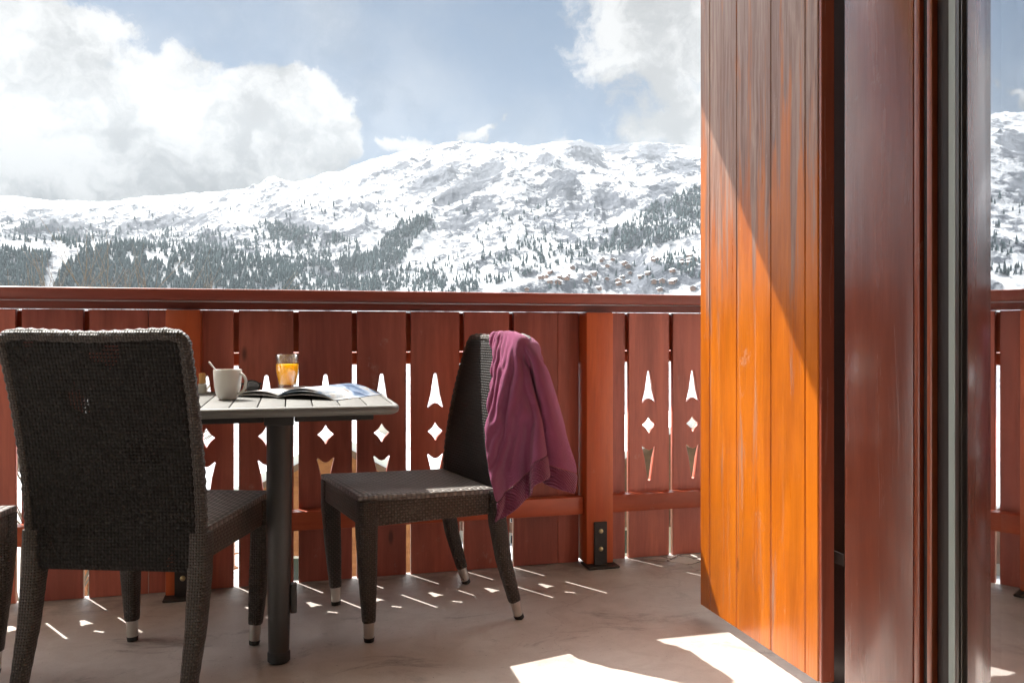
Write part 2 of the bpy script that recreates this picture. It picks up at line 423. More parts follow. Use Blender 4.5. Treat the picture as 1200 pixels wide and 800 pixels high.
def rocky(x, y, z):
    px, py = to_px(x, y, z)
    R_ = [(300, 268, 60, 10, 0, .25), (509, 210, 36, 9, 28, 1), (554, 214, 40, 10, 33, 1.1), (687, 177, 20, 12, -20, 1.1), (722, 172, 18, 9, -20, .9), (665, 208, 16, 9, 0, .9), (640, 187, 10, 8, 0, .9),
          (765, 178, 22, 12, 10, 1), (776, 222, 22, 10, 20, .7), (715, 237, 20, 9, -10, .7), (795, 195, 25, 10, 0, .7), (462, 197, 18, 4, 20, .6), (430, 242, 14, 6, 0, .5),
          (620, 262, 110, 26, 8, .28), (560, 250, 60, 20, 20, .25), (700, 280, 60, 20, 5, .25), (60, 262, 60, 12, 0, .55), (180, 262, 90, 10, 5, .5), (40, 300, 50, 20, 0, .4), (250, 285, 70, 16, 0, .45),
          (745, 325, 70, 18, 0, .6), (790, 250, 40, 30, 0, .3), (350, 262, 50, 12, -15, .5), (1230, 200, 30, 30, 0, .0)]
    m = np.zeros_like(px)
    for cx, cy, rx, ry, an, w in R_:
        a = math.radians(an); dx = px - cx; dy = -(py - cy)
        u = dx * math.cos(a) + dy * math.sin(a); v = -dx * math.sin(a) + dy * math.cos(a)
        m = np.maximum(m, w * np.exp(-((u / rx) ** 2 + (v / ry) ** 2)))
    m = np.where(y * math.cos(YAW) + x * math.sin(YAW) > 100, m, 0)
    th = np.degrees(np.arctan2(x, y))
    m = np.maximum(m, np.where(th < -18, .5 * np.clip(1.15 - (z / 900.), 0, 1), 0))
    return m

def build_terrain():
    th = np.radians(np.concatenate([np.linspace(-180, -46, 40, endpoint=False), np.linspace(-46, -17, 190, endpoint=False),
                                    np.linspace(-17, 30, 880, endpoint=False), np.linspace(30, 60, 60, endpoint=False), np.linspace(60, 180, 36)]))
    r = np.concatenate([[5.0], np.geomspace(8, 1100, 90, endpoint=False), np.linspace(1100, 5200, 520), np.linspace(5240, 5900, 6)])
    T_, Rr = np.meshgrid(th, r)
    x = Rr * np.sin(T_); y = Rr * np.cos(T_); z = height(x, y)
    z[0, :] = -9
    nr, nt = x.shape
    co = np.stack([x, y, z], -1).reshape(-1, 3).astype(np.float32)
    i = np.arange(nr - 1)[:, None] * nt + np.arange(nt - 1)[None, :]
    q = np.stack([i, i + nt, i + nt + 1, i + 1], -1).reshape(-1, 4)
    ctr = len(co); co = np.vstack([co, [[0, 0, -9]]]).astype(np.float32)
    fan = np.stack([np.full(nt - 1, ctr), np.arange(nt - 1), np.arange(1, nt)], -1)
    me = bpy.data.meshes.new('snow_terrain')
    me.vertices.add(len(co)); me.vertices.foreach_set('co', co.ravel())
    nl = q.size + fan.size; me.loops.add(nl); me.loops.foreach_set('vertex_index', np.concatenate([q.ravel(), fan.ravel()]).astype(np.int32))
    me.polygons.add(len(q) + len(fan))
    st = np.concatenate([np.arange(len(q)) * 4, q.size + np.arange(len(fan)) * 3]); me.polygons.foreach_set('loop_start', st.astype(np.int32))
    me.polygons.foreach_set('use_smooth', np.ones(len(st), bool))
    at = me.attributes.new('rock', 'FLOAT', 'POINT'); rk = np.append(rocky(x, y, z).ravel(), 0).astype(np.float32); at.data.foreach_set('value', rk)
    me.update(); me.validate()
    # orientation: make normals point up
    m, T, b = new_mat('snow_and_rock')
    g = T.add('ShaderNodeNewGeometry'); P = g.outputs['Position']
    sp = T.add('ShaderNodeSeparateXYZ'); T.put(sp.inputs[0], P)
    at = T.add('ShaderNodeAttribute', attribute_name='rock').outputs['Fac']
    nz = T.add('ShaderNodeSeparateXYZ'); T.put(nz.inputs[0], g.outputs['Normal'])
    steep = T.math('SUBTRACT', 1., T.math('ABSOLUTE', nz.outputs[2]))
    Pf = T.vm('MULTIPLY', P, (1, 1, 1.6))
    n_a = T.noise(Pf, 1 / 60., 6, .62); n_b = T.noise(Pf, 1 / 17., 5, .65); n_c = T.noise(Pf, 1 / 190., 4, .55)
    n_d = T.noise(Pf, 1 / 8., 4, .7)
    n = T.math('ADD', T.math('MULTIPLY', n_a, .52), T.math('ADD', T.math('MULTIPLY', n_b, .34), T.math('MULTIPLY', n_d, .14)))
    drive = T.math('ADD', T.math('ADD', T.math('MULTIPLY', at, .30), T.math('MULTIPLY', steep, .28)), T.math('MULTIPLY', n_c, .26))
    mask = T.remap(T.math('ADD', n, drive), .695, .775)
    far = T.remap(T.vm('LENGTH', P, None, 1), 900., 1500.)
    mask = T.math('MULTIPLY', mask, far)
    rockc = T.mix(n_a, (.035, .045, .065), (.12, .13, .15))
    low = T.remap(sp.outputs[2], -120., 120., 1., 0.)
    rockc = T.mix(T.math('MULTIPLY', low, .6), rockc, (.17, .12, .085))
    # pale grass showing on the valley floor close by
    gn = T.noise(P, 1 / 5., 5, .6)
    near = T.remap(T.vm('LENGTH', P, None, 1), 26., 60., 1., 0.)
    gm = T.math('MULTIPLY', T.remap(gn, .40, .52), near)
    snow = T.mix(T.noise(P, 1 / 30., 4), (.36, .38, .41), (.45, .46, .475))
    c = T.mix(mask, snow, rockc); c = T.mix(gm, c, (.20, .22, .06))
    T.put(b.inputs['Base Color'], c); b.inputs['Roughness'].default_value = .85; b.inputs['Specular IOR Level'].default_value = .15
    bump(T, b, T.math('ADD', n_a, T.math('MULTIPLY', n_b, .35)), 14.0, 1.0)
    o = link('snow_terrain', me, m); tag(o, kind='structure')
    return o
build_terrain()

def hit(px, py, r0=900, r1=5000):
    """first terrain point seen in direction of a pixel of the photograph"""
    s, c = math.sin(YAW), math.cos(YAW); u = (px - 600) / 980; v = (390 - py) / 980
    d = np.arange(r0, r1, 12.)
    x = d[None, :] * (s + u * c)[:, None]; y = d[None, :] * (c - u * s)[:, None]; z = CAM_H + d[None, :] * v[:, None]
    below = height(x, y) > z
    k = below.argmax(1); ok = below.any(1)
    i = np.arange(len(px)); return x[i, k], y[i, k], height(x[i, k], y[i, k]), ok

def conifer_parts(h, w, n, layers, rs):
    vs = []; fs = []
    for L in range(layers):
        z0 = h * (.12 + .70 * L / layers); z1 = min(h, z0 + h * (.95 / layers + .22)); rad = w * (1 - .82 * L / layers)
        b = len(vs)
        for k in range(n):
            a = 2 * PI * k / n + rs.rand() * .5; q = rad * (.72 + .5 * rs.rand()) * (1 if k % 2 else .62)
            vs.append((q * math.cos(a), q * math.sin(a), z0 - rs.rand() * .03 * h))
        vs.append((0, 0, z1))
        for k in range(n): fs.append((b + k, b + (k + 1) % n, b + n))
    b = len(vs); tr = w * .09
    for k in range(4): vs.append((tr * math.cos(k * PI / 2), tr * math.sin(k * PI / 2), -2))
    vs.append((0, 0, h * .5))
    for k in range(4): fs.append((b + k, b + (k + 1) % 4, b + 4))
    return np.array(vs), np.array(fs)
def foliage_mat(name, a, b_, sc=.3):
    m, T, b = new_mat(name)
    P = T.add('ShaderNodeNewGeometry').outputs['Position']
    n = T.noise(P, sc, 4, .7)
    T.put(b.inputs['Base Color'], T.mix(T.ramp(n, [(.35, 0.), (.65, 1.)]), a, b_)); b.inputs['Roughness'].default_value = .9; b.inputs['Specular IOR Level'].default_value = .1
    return m
M_fir = foliage_mat('spruce_needles', (.014, .030, .034), (.045, .072, .078))

def in_poly(x, y, poly):
    c = np.zeros(len(x), bool); n = len(poly)
    for i in range(n):
        x1, y1 = poly[i]; x2, y2 = poly[(i + 1) % n]
        c ^= ((y1 > y) != (y2 > y)) & (x < (x2 - x1) * (y - y1) / ((y2 - y1) or 1e-9) + x1)
    return c
def sample(poly, n, rs, clump=None):
    P = np.array(poly); x = rs.uniform(P[:, 0].min(), P[:, 0].max(), n * 4); y = rs.uniform(P[:, 1].min(), P[:, 1].max(), n * 4)
    k = in_poly(x, y, poly)
    if clump is not None: k &= (fbm(x / 22 + 5, y / 9 + 3, 4, .65) + rs.uniform(-.22, .22, len(x)) > clump)
    return x[k][:n], y[k][:n]
def build_forest():
    rs = np.random.RandomState(11)
    F = [([(-40, 292), (30, 296), (62, 300), (50, 322), (52, 345), (-40, 345)], 700, None), ([(62, 345), (70, 322), (100, 300), (135, 288), (200, 284), (260, 292), (330, 300), (420, 322), (430, 345)], 3000, -.2),
         ([(0, 262), (60, 262), (120, 272), (120, 282), (40, 288), (0, 280)], 130, 0), ([(60, 276), (230, 268), (340, 262), (420, 285), (430, 320), (330, 302), (200, 290), (90, 300)], 900, -.12),
         ([(310, 262), (355, 272), (355, 286), (318, 282)], 240, None),
         ([(395, 308), (432, 300), (470, 262), (500, 252), (508, 258), (482, 288), (470, 310), (440, 322), (400, 322)], 1000, None),
         ([(700, 300), (722, 272), (760, 246), (800, 228), (840, 215), (860, 270), (815, 277), (760, 292)], 1100, -.3), ([(500, 320), (560, 285), (700, 270), (700, 300), (600, 330), (520, 345)], 260, .05),
         ([(425, 330), (480, 318), (560, 335), (560, 345), (420, 345)], 420, -.2), ([(480, 270), (700, 230), (700, 262), (560, 290)], 90, .1), ([(780, 300), (830, 290), (830, 330), (770, 325)], 120, 0),
         ([(-60, 292), (-420, 300), (-420, 345), (-60, 345)], 700, -.2)]
    variants = [conifer_parts(1, .2, 7, 4, rs) for _ in range(4)] + [conifer_parts(1, .26, 7, 3, rs) for _ in range(2)]
    VV = []; FF = []; off = 0; singles = []
    for poly, n, cl in F:
        px, py = sample(poly, n, rs, cl)
        if not len(px): continue
        x, y, z, ok = hit(px, py)
        for X, Y, Z in zip(x[ok], y[ok], z[ok]):
            h = 8 + 16 * rs.rand() ** 1.4; v, f = variants[rs.randint(len(variants))]; a = rs.rand() * 6.28; w = rs.uniform(.9, 1.25)
            c, s = math.cos(a), math.sin(a); q = v * [h * w, h * w, h]; q = np.stack([q[:, 0] * c - q[:, 1] * s + X, q[:, 0] * s + q[:, 1] * c + Y, q[:, 2] + Z], -1)
            VV.append(q); FF.append(f + off); off += len(q)
    V = np.vstack(VV).astype(np.float32); Fa = np.vstack(FF).astype(np.int32)
    me = bpy.data.meshes.new('forest'); me.vertices.add(len(V)); me.vertices.foreach_set('co', V.ravel())
    me.loops.add(Fa.size); me.loops.foreach_set('vertex_index', Fa.ravel()); me.polygons.add(len(Fa)); me.polygons.foreach_set('loop_start', (np.arange(len(Fa)) * 3).astype(np.int32))
    me.update(); me.validate()
    tag(link('forest', me, M_fir), 'far spruce woods covering the lower mountain slopes', 'forest', kind='stuff')
    # separate trees standing on open snow
    S_ = [([(560, 290), (640, 270), (780, 275), (700, 300), (600, 335), (540, 340)], 120, -.2), ([(430, 240), (520, 225), (640, 240), (640, 268), (480, 275)], 26, None), ([(690, 300), (815, 296), (815, 340), (640, 342)], 56, None),
          ([(440, 318), (560, 300), (560, 330), (450, 330)], 36, None), ([(250, 240), (420, 236), (420, 262), (300, 262)], 24, None), ([(80, 255), (200, 250), (220, 272), (90, 278)], 22, None)]
    meshes = []
    for v, f in variants:
        me = bpy.data.meshes.new('spruce'); me.from_pydata(v.tolist(), [], f.tolist()); me.materials.append(M_fir); meshes.append(me)
    for poly, n, cl in S_:
        px, py = sample(poly, n, rs, cl); x, y, z, ok = hit(px, py)
        for X, Y, Z in zip(x[ok], y[ok], z[ok]):
            o = bpy.data.objects.new('spruce_tree', meshes[rs.randint(len(meshes))]); scene.collection.objects.link(o)
            h = rs.uniform(12, 22); o.location = (X, Y, Z); o.scale = (h * 1.1, h * 1.1, h); o.rotation_euler = (0, 0, rs.rand() * 6)
            tag(o, 'small dark spruce standing apart on the open snow of the far slope', 'tree', 'lone spruces on the snowy slopes')
build_forest()

# ------------------------------------------------------------------ chalets
M_snow = simple('roof_snow', (.84, .85, .87), .8, nscale=2, var=.03, bmp=0)
M_stucco = simple('chalet_stucco', (.62, .58, .50), .9, nscale=1)
M_slate = simple('brown_roof_edge', (.14, .075, .05), .7, nscale=3)
M_winglass = simple('dark_window_pane', (.03, .035, .045), .12, nscale=.5, bmp=0)
M_winframe = simple('white_window_frame', (.7, .68, .62), .5)
def chalet(x, y, z, w, d, h, rz, label, wallmat=None, snow=True, fb=.42):
    t = empty('chalet', (x, y, z), rz); tag(t, label, 'house')
    bm = bmesh.new(); box(bm, -w / 2, w / 2, -d / 2, d / 2, -6, h * fb); done('stone_base', bm, M_stucco, t)
    bm = bmesh.new(); box(bm, -w / 2 - .15, w / 2 + .15, -d / 2 - .15, d / 2 + .15, h * fb, h)
    # gable
    for sy in (-1, 1):
        yy = sy * (d / 2 + .15)
    g = w * .28
    a = [bm.verts.new(p) for p in ((-w / 2 - .15, -d / 2 - .15, h + .002), (w / 2 + .15, -d / 2 - .15, h + .002), (0, -d / 2 - .15, h + g))]
    b = [bm.verts.new(p) for p in ((-w / 2 - .15, d / 2 + .15, h + .002), (w / 2 + .15, d / 2 + .15, h + .002), (0, d / 2 + .15, h + g))]
    bm.faces.new(a); bm.faces.new(b); bm.faces.new((a[0], a[2], b[2], b[0])); bm.faces.new((a[1], b[1], b[2], a[2])); bm.faces.new((a[0], b[0], b[1], a[1]))
    done('timber_wall', bm, wallmat or M_chalet, t)
    def slopes(name, mat, lift, th, ov):
        bm = bmesh.new()
        k = g / (w / 2 + .15); W = w / 2 + .15 + ov
        prof = [(-W, h - k * ov + lift), (0, h + g + lift), (W, h - k * ov + lift), (W, h - k * ov + lift + th), (0, h + g + lift + th), (-W, h - k * ov + lift + th)]
        A = [bm.verts.new((p, -d / 2 - ov * 1.1, q)) for p, q in prof]; B = [bm.verts.new((p, d / 2 + ov * 1.1, q)) for p, q in prof]
        for i in range(6): bm.faces.new((A[i], A[(i + 1) % 6], B[(i + 1) % 6], B[i]))
        bm.faces.new(A); bm.faces.new(B)
        return done(name, bm, mat, t)
    rf = slopes('roof', M_slate, .01, .22, .9)
    if snow:
        s = slopes('snow_layer', M_snow, .232, .32, .8); s.parent = rf
    bm = bmesh.new(); box(bm, w * .18, w * .18 + .7, d * .1, d * .1 + .7, h + g * .3, h + g + 1.0, .03); c = done('chimney', bm, M_stucco, rf)
    for lv in (.14, .56):
        n = max(2, int(w / 2.6))
        for i in range(n):
            cx = -w / 2 + w * (i + .5) / n
            bm = bmesh.new(); yf = -d / 2 - .15
            box(bm, cx - .5, cx + .5, yf - .06, yf - .002, h * lv, h * lv + 1.25, .02)
            f = done('window', bm, M_winframe, t)
            bm = bmesh.new(); box(bm, cx - .42, cx + .42, yf - .075, yf - .062, h * lv + .08, h * lv + 1.17); done('pane', bm, M_winglass, f)
    bm = bmesh.new(); box(bm, -w / 2, w / 2, -d / 2 - 1.2, -d / 2 - .2, h * fb, h * fb + .14)
    for i in range(int(w / .35)): box(bm, -w / 2 + i * .35, -w / 2 + i * .35 + .2, -d / 2 - 1.2, -d / 2 - 1.15, h * fb + .14, h * fb + 1.0)
    box(bm, -w / 2, w / 2, -d / 2 - 1.24, -d / 2 - 1.14, h * fb + 1.0, h * fb + 1.1); done('balcony', bm, wallmat or M_chalet, t)
    return t
M_chal2 = wood('brown_larch', (.10, .045, .025), (.2, .1, .055), .6, grain=(.7, .7, 9), knots=False, seed=10)
def ground(x, y): return float(height(np.array([float(x)]), np.array([float(y)]))[0])
for (th, r, w, d, h, rz, lab, mt) in [(4.0, 34, 5.2, 7, 8.3, -.12, 'orange larch chalet seen through the railing behind the table', None), (-9.5, 62, 10, 9, 6.2, .25, 'honey timber chalet down the slope, seen past the left chair', None),
                                      (25.2, 45, 8, 8, 8.6, .2, 'dark brown timber chalet seen through the boards right of the post', M_chal2), (13.5, 95, 10, 9, 6, -.2, 'brown chalet on the valley snow, behind the right chair', M_chal2)]:
    x, y = r * math.sin(R(th)), r * math.cos(R(th)); chalet(x, y, ground(x, y) - .3, w, d, h, -R(th) + rz, lab, mt, fb=.74 if th > 20 else .42)
# village far below the wooded spur
bm = bmesh.new(); box(bm, -.5, .5, -.6, .6, -.4, .52, mat=0)
for sx in (-1, 1):
    A = [bm.verts.new(p) for p in ((0, -.75, .86), (sx * .68, -.75, .47), (sx * .68, .75, .47), (0, .75, .86), (0, -.75, .98), (sx * .68, -.75, .59), (sx * .68, .75, .59), (0, .75, .98))]
    for q in ((0, 1, 2, 3), (4, 5, 6, 7), (0, 1, 5, 4), (3, 2, 6, 7), (1, 2, 6, 5)): bm.faces.new([A[i] for i in q]).material_index = 1
A = [bm.verts.new(p) for p in ((-.5, -.6, .52), (.5, -.6, .52), (0, -.6, .86))]; bm.faces.new(A)
vil = done('village_house', bm, [M_chal2, M_snow]); tag(vil, 'tiny brown snow-roofed house in the far village on the right slope', 'house', 'far village houses')
rs = np.random.RandomState(5)
px, py = sample([(640, 322), (700, 304), (816, 300), (816, 344), (600, 344)], 44, rs); X, Y, Z, ok = hit(px, py)
first = True
for x, y, z in zip(X[ok], Y[ok], Z[ok]):
    o = vil if first else vil.copy()
    if not first: scene.collection.objects.link(o)
    first = False; s = rs.uniform(8, 13); o.location = (x, y, z + 1.5); o.scale = (s, s, s * .8); o.rotation_euler = (0, 0, rs.uniform(-.7, .7))

# leafless bush whose tips show above the rail on the far left
def bare_bush(x, y, z, h, label, seed):
    rs = random.Random(seed); bm = bmesh.new()
    def br(p, d, L, r, k):
        q = p + d * L; mid = p + d * L * .5 + Vector((rs.uniform(-1, 1), rs.uniform(-1, 1), 0)) * L * .06
        tube(bm, [p, mid, q], [r, r * .85, r * .6], 4, False)
        if k == 0: return
        for i in range(3):
            nd = (d + Vector((rs.uniform(-1, 1), rs.uniform(-1, 1), rs.uniform(0, .7))) * .55).normalized()
            br(p + d * L * rs.uniform(.5, 1), nd, L * rs.uniform(.55, .75), r * .6, k - 1)
    for i in range(7):
        d = Vector((rs.uniform(-.45, .45), rs.uniform(-.4, .4), 1)).normalized(); br(Vector((rs.uniform(-.8, .8), rs.uniform(-.5, .5), 0)), d, h * .42, .075, 4)
    o = done('bare_tree', bm, M_bark, norm=False); o.location = (x, y, z); tag(o, label, 'tree')
M_bark = simple('pale_bark', (.20, .155, .12), .9, nscale=6)
for th, r, top, lab, sd in ((-14.8, 34, 4.4, 'leafless shrub with tips showing above the cap rail, far left', 1), (-11.2, 38, 4.0, 'lower leafless shrub just right of the leftmost one, above the cap rail', 2)):
    x, y = r * math.sin(R(th)), r * math.cos(R(th)); g = ground(x, y); bare_bush(x, y, g, top + .9 - g, lab, sd)

# ------------------------------------------------------------------ haze
m = bpy.data.materials.new('valley_haze'); m.use_nodes = True; T = NT(m.node_tree); T.n.clear()
pv = T.add('ShaderNodeVolumePrincipled'); pv.inputs['Color'].default_value = (.80, .89, .98, 1); pv.inputs['Density'].default_value = 4.2e-5; pv.inputs['Anisotropy'].default_value = .2
T.l.new(pv.outputs[0], T.add('ShaderNodeOutputMaterial').inputs['Volume'])
bm = bmesh.new(); box(bm, -6000, 6000, -6000, 6000, -400, 1400); tag(done('haze', bm, m), 'pale blue haze of the valley air', 'haze', kind='stuff')

# ------------------------------------------------------------------ balcony: slab, railing
bm = bmesh.new(); box(bm, -3.2, 3.6, 0.862, 3.215, -.22, 0, .004)
tag(done('floor', bm, M_floor), kind='structure')

rail = empty('balcony_railing', (0, 3.18, 0)); tag(rail, 'red-brown timber balcony railing of cut-out boards behind the table', 'railing')
YB = 0.0  # inner face of the boards in railing coordinates
bm = bmesh.new(); box(bm, -3.0, 3.4, -.13, .125, 1.032, 1.072, .006, 3); done('cap_rail', bm, M_rail, rail, smooth=30)
bm = bmesh.new(); box(bm, -3.0, 3.4, -.045, -.003, 1.003, 1.030, .002); done('under_rail', bm, M_rail, rail)
bm = bmesh.new(); box(bm, -3.0, 3.4, .05, .15, .80, .845, .004); box(bm, -3.0, 3.4, .055, .075, .848, .998, .003); done('outer_ledge', bm, M_outer, rail)

def arrow(z0, z1, w, notch, sgn):
    """arrow-head opening; sgn=1 apex up"""
    L = z1 - z0; pts = []
    for i in range(7):       # rounded apex
        a = PI * i / 6; pts.append((math.cos(a) * .009, z1 - .009 + math.sin(a) * .009))
    pts += [(-w / 2 * .62, z0 + L * .38), (-w / 2, z0 + .003), (-w / 2 + .006, z0)]
    pts += [(-w * .16, z0 + notch * .8), (0, z0 + notch), (w * .16, z0 + notch * .8)]
    pts += [(w / 2 - .006, z0), (w / 2, z0 + .003), (w / 2 * .62, z0 + L * .38)]
    if sgn < 0: pts = [(x, z0 + z1 - z) for x, z in pts]
    return pts
def diamond(zc, w, h):
    pts = []
    cr = [(0, h / 2), (-w / 2, 0), (0, -h / 2), (w / 2, 0)]
    for i in range(4):
        a = Vector(cr[i]); b = Vector(cr[(i + 1) % 4])
        for t in (0.06, .25, .5, .75, .94):
            p = a.lerp(b, t); p *= 1 - .18 * math.sin(PI * t)
            pts.append((p.x, zc + p.y))
    return pts
def board_mesh(w, holes):
    cu = bpy.data.curves.new('b', 'CURVE'); cu.dimensions = '2D'; cu.fill_mode = 'BOTH'; cu.extrude = .011 - .0015; cu.bevel_depth = .0015; cu.bevel_resolution = 0
    z0, z1 = .003, 1.0
    loops = [[(-w / 2, z0), (w / 2, z0), (w / 2, z1), (-w / 2, z1)]]
    if holes: loops += [arrow(.632, .768, .066, .018, 1), diamond(.543, .066, .078), arrow(.312, .458, .066, .018, -1)]
    for lp in loops:
        sp = cu.splines.new('POLY'); sp.points.add(len(lp) - 1); sp.use_cyclic_u = True
        for p, (x, z) in zip(sp.points, lp): p.co = (x, z, 0, 1)
    o = bpy.data.objects.new('t', cu); scene.collection.objects.link(o)
    dg = bpy.context.evaluated_depsgraph_get(); me = bpy.data.meshes.new_from_object(o.evaluated_get(dg))
    bpy.data.objects.remove(o)
    me.transform(Matrix.Rotation(R(90), 4, 'X') @ Matrix.Identity(4)); me.transform(Matrix.Translation((0, .012, 0)))
    return me
_bm = {}
def board(x0, x1, holes):
    w = x1 - x0; key = (round(w, 3), holes)
    if key not in _bm:
        _bm[key] = board_mesh(w, holes); _bm[key].materials.append(M_board)
    o = bpy.data.objects.new('board', _bm[key]); scene.collection.objects.link(o); o.parent = rail; o.location = ((x0 + x1) / 2, random.uniform(-.0012, .0012), 0)
G = .0105   # half gap
left = [-2.3, -2.1, -1.9, -1.7, -1.5, -1.3, -1.10, -.897, -.687]
for a, b in zip(left, left[1:]): board(a + G, b - G, True)
board(-.687 + G, -.487 - .002, False); board(-.485 + .001, -.412, False)
mid = [-.395, -.192, .018, .230, .433, .639, .838]
for a, b in zip(mid, mid[1:]): board(a + G, b - G, True)
board(.838 + G, 1.030 - .002, False); board(1.032, 1.117, False)
board(1.235, 1.316, False)
rt = [1.325, 1.522, 1.722, 1.922, 2.122, 2.322, 2.522, 2.722]
for a, b in zip(rt, rt[1:]): board(a + G, b - G, True)
posts = [(-.420, -.305), (1.121, 1.234), (-2.42, -2.31), (2.74, 2.85)]
for (a, b) in posts:
    bm = bmesh.new(); box(bm, a, b, -.082, .030, .012, 1.001, .005, 2); p = done('post', bm, M_post, rail, smooth=30)
    c = (a + b) / 2
    bm = bmesh.new(); box(bm, c - .027, c + .027, -.0905, -.0825, .010, .178, .002); box(bm, c - .062, c + .068, -.125, -.026, .001, .010, .003); br = done('bracket', bm, M_brack, p)
    for z in (.072, .142):
        bm = bmesh.new(); bmesh.ops.create_uvsphere(bm, u_segments=14, v_segments=8, radius=.0095)
        for v in bm.verts: v.co = Vector((v.co.x, v.co.y * .6, v.co.z))
        o = done('bolt', bm, M_bolt, br, smooth=True); o.location = (c, -.0925, z)
for a, b in ((-2.31, -.4215), (-.3035, 1.1195), (1.2355, 2.74)):
    bm = bmesh.new(); box(bm, a, b, -.052, -.0025, .203, .272, .004, 2); done('lower_rail', bm, M_lowrail, rail, smooth=30)

# cracked, lifting coating on the floor at the foot of the railing
def floor_patch():
    bm = bmesh.new(); nx, ny = 46, 26; x0, x1, y0, y1 = 1.66, 2.3, 2.74, 3.168; rs = random.Random(4); V = {}
    for i in range(nx + 1):
        for j in range(ny + 1):
            u, v = i / nx, j / ny; x = x0 + (x1 - x0) * u; y = y0 + (y1 - y0) * v
            x -= .24 * v * (1 - u) - .03 * math.sin(v * 11) * (1 - u); y += .02 * math.sin(u * 13) * (1 - v)
            n = float(ridged(np.array([x * 7.]), np.array([y * 9.]), 3)[0]); e = min(1, 8 * min(u, v + .03, 1.02 - v))
            V[i, j] = bm.verts.new((x, y, .0012 + max(0, e) * (.003 + .045 * max(0, n - .40))))
    for i in range(nx):
        for j in range(ny): bm.faces.new((V[i, j], V[i + 1, j], V[i + 1, j + 1], V[i, j + 1]))
    tag(done('floor_patch', bm, M_patch, smooth=True), kind='structure')
M_patch, T, b = new_mat('lifting_coating')
co = T.add('ShaderNodeTexCoord').outputs['Object']; wv = T.vm('ADD', co, T.vm('MULTIPLY', T.noise(co, 5, 4, .6, out=1), (.12, .12, 0)))
vo = T.add('ShaderNodeTexVoronoi', feature='DISTANCE_TO_EDGE'); T.put(vo.inputs['Vector'], T.vm('MULTIPLY', wv, (7, 13, 0))); vo.inputs['Scale'].default_value = 1
ck = T.ramp(vo.outputs['Distance'], [(.0, 1.), (.045, 0.)]); n = T.noise(co, 8, 6, .65)
T.put(b.inputs['Base Color'], T.mix(T.math('MULTIPLY', ck, .85), T.mix(n, (.42, .36, .32), (.66, .60, .55)), (.07, .055, .05))); b.inputs['Roughness'].default_value = .75
bump(T, b, T.math('SUBTRACT', n, ck), .006)
floor_patch()

# ------------------------------------------------------------------ building: facade, side wall, slab above, room
FY0, FY1, FX = .862, 1.083, .80
bm = bmesh.new()
box(bm, -4.2, -1.45, FY0, FY1, -.2, 2.848); box(bm, FX + .078, 3.6, FY0, FY1, -.2, 2.848); box(bm, -1.448, FX + .076, FY0, FY1, 2.25, 2.848)
tag(done('facade_wall', bm, M_plaster), 'white plastered facade wall around the balcony door opening', 'wall')
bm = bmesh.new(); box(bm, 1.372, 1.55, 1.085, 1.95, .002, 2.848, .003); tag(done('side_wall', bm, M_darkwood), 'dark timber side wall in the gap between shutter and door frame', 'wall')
bm = bmesh.new(); box(bm, -4.4, 3.8, .4, 3.30, 2.87, 3.08)
for i in range(15): box(bm, -4.2 + i * .55, -4.1 + i * .55, 1.1, 3.24, 2.852, 2.869)
tag(done('upper_balcony', bm, M_soffit), 'timber underside of the balcony of the floor above', 'balcony')
bm = bmesh.new(); box(bm, -3.2, 3.2, -4.0, .860, -.2, -.002); tag(done('room_floor', bm, simple('oak_floor', (.52, .40, .28), .4)), kind='structure')
bm = bmesh.new(); box(bm, -3.2, 3.2, -4.0, .860, 2.5, 2.6); tag(done('room_ceiling', bm, M_room), kind='structure')
bm = bmesh.new(); box(bm, -3.3, -3.202, -4.0, .860, -.2, 2.6); box(bm, 1.75, 1.85, -4.0, .860, .0, 2.498); box(bm, -3.2, 1.748, -4.1, -4.002, -.2, 2.6); tag(done('room_wall', bm, M_room), kind='structure')

# ------------------------------------------------------------------ shutter
sh = empty('shutter', (1.287, 1.845, .04)); tag(sh, 'open honey-coloured timber shutter standing at right angles to the railing, lower half in sun', 'shutter')
W = 2.474 - 1.845; HS = 2.24
def strip(bm, prof, z0, z1, mat=0):
    A = [bm.verts.new((x, y, z0)) for x, y in prof]; B = [bm.verts.new((x, y, z1)) for x, y in prof]; n = len(prof)
    for i in range(n): bm.faces.new((A[i], A[(i + 1) % n], B[(i + 1) % n], B[i])).material_index = mat
    bm.faces.new(A).material_index = mat; bm.faces.new(B).material_index = mat
gro = [None]
bm = bmesh.new()
edges = [0.0, .055, .215, .400, .565, W]   # near edge to far edge
for k, (a, b) in enumerate(zip(edges, edges[1:])):
    a2, b2 = a + .0008, b - .0008; c = .0025
    strip(bm, [(0 + c, a2), (0, a2 + c), (0, b2 - c), (c, b2), (.028, b2), (.028, a2)], 0, HS)
done('plank_panel', bm, M_shut, sh)
bm = bmesh.new(); box(bm, .0285, .034, 0, W, 0, HS); done('backing_board', bm, M_jamb, sh)
bm = bmesh.new(); box(bm, .0345, .052, .08, W - .08, .25, .36, .003); box(bm, .0345, .052, .08, W - .08, 1.85, 1.96, .003); done('batten', bm, M_shut, sh)
bm = bmesh.new(); box(bm, .002, .040, -.012, -.0008, 0, HS, .002); done('edge_strip', bm, M_jamb, sh)
for z in (.3, 1.9):
    bm = bmesh.new(); box(bm, .041, .045, -.045, .12, z, z + .03, .001); done('strap_hinge', bm, M_brack, sh)

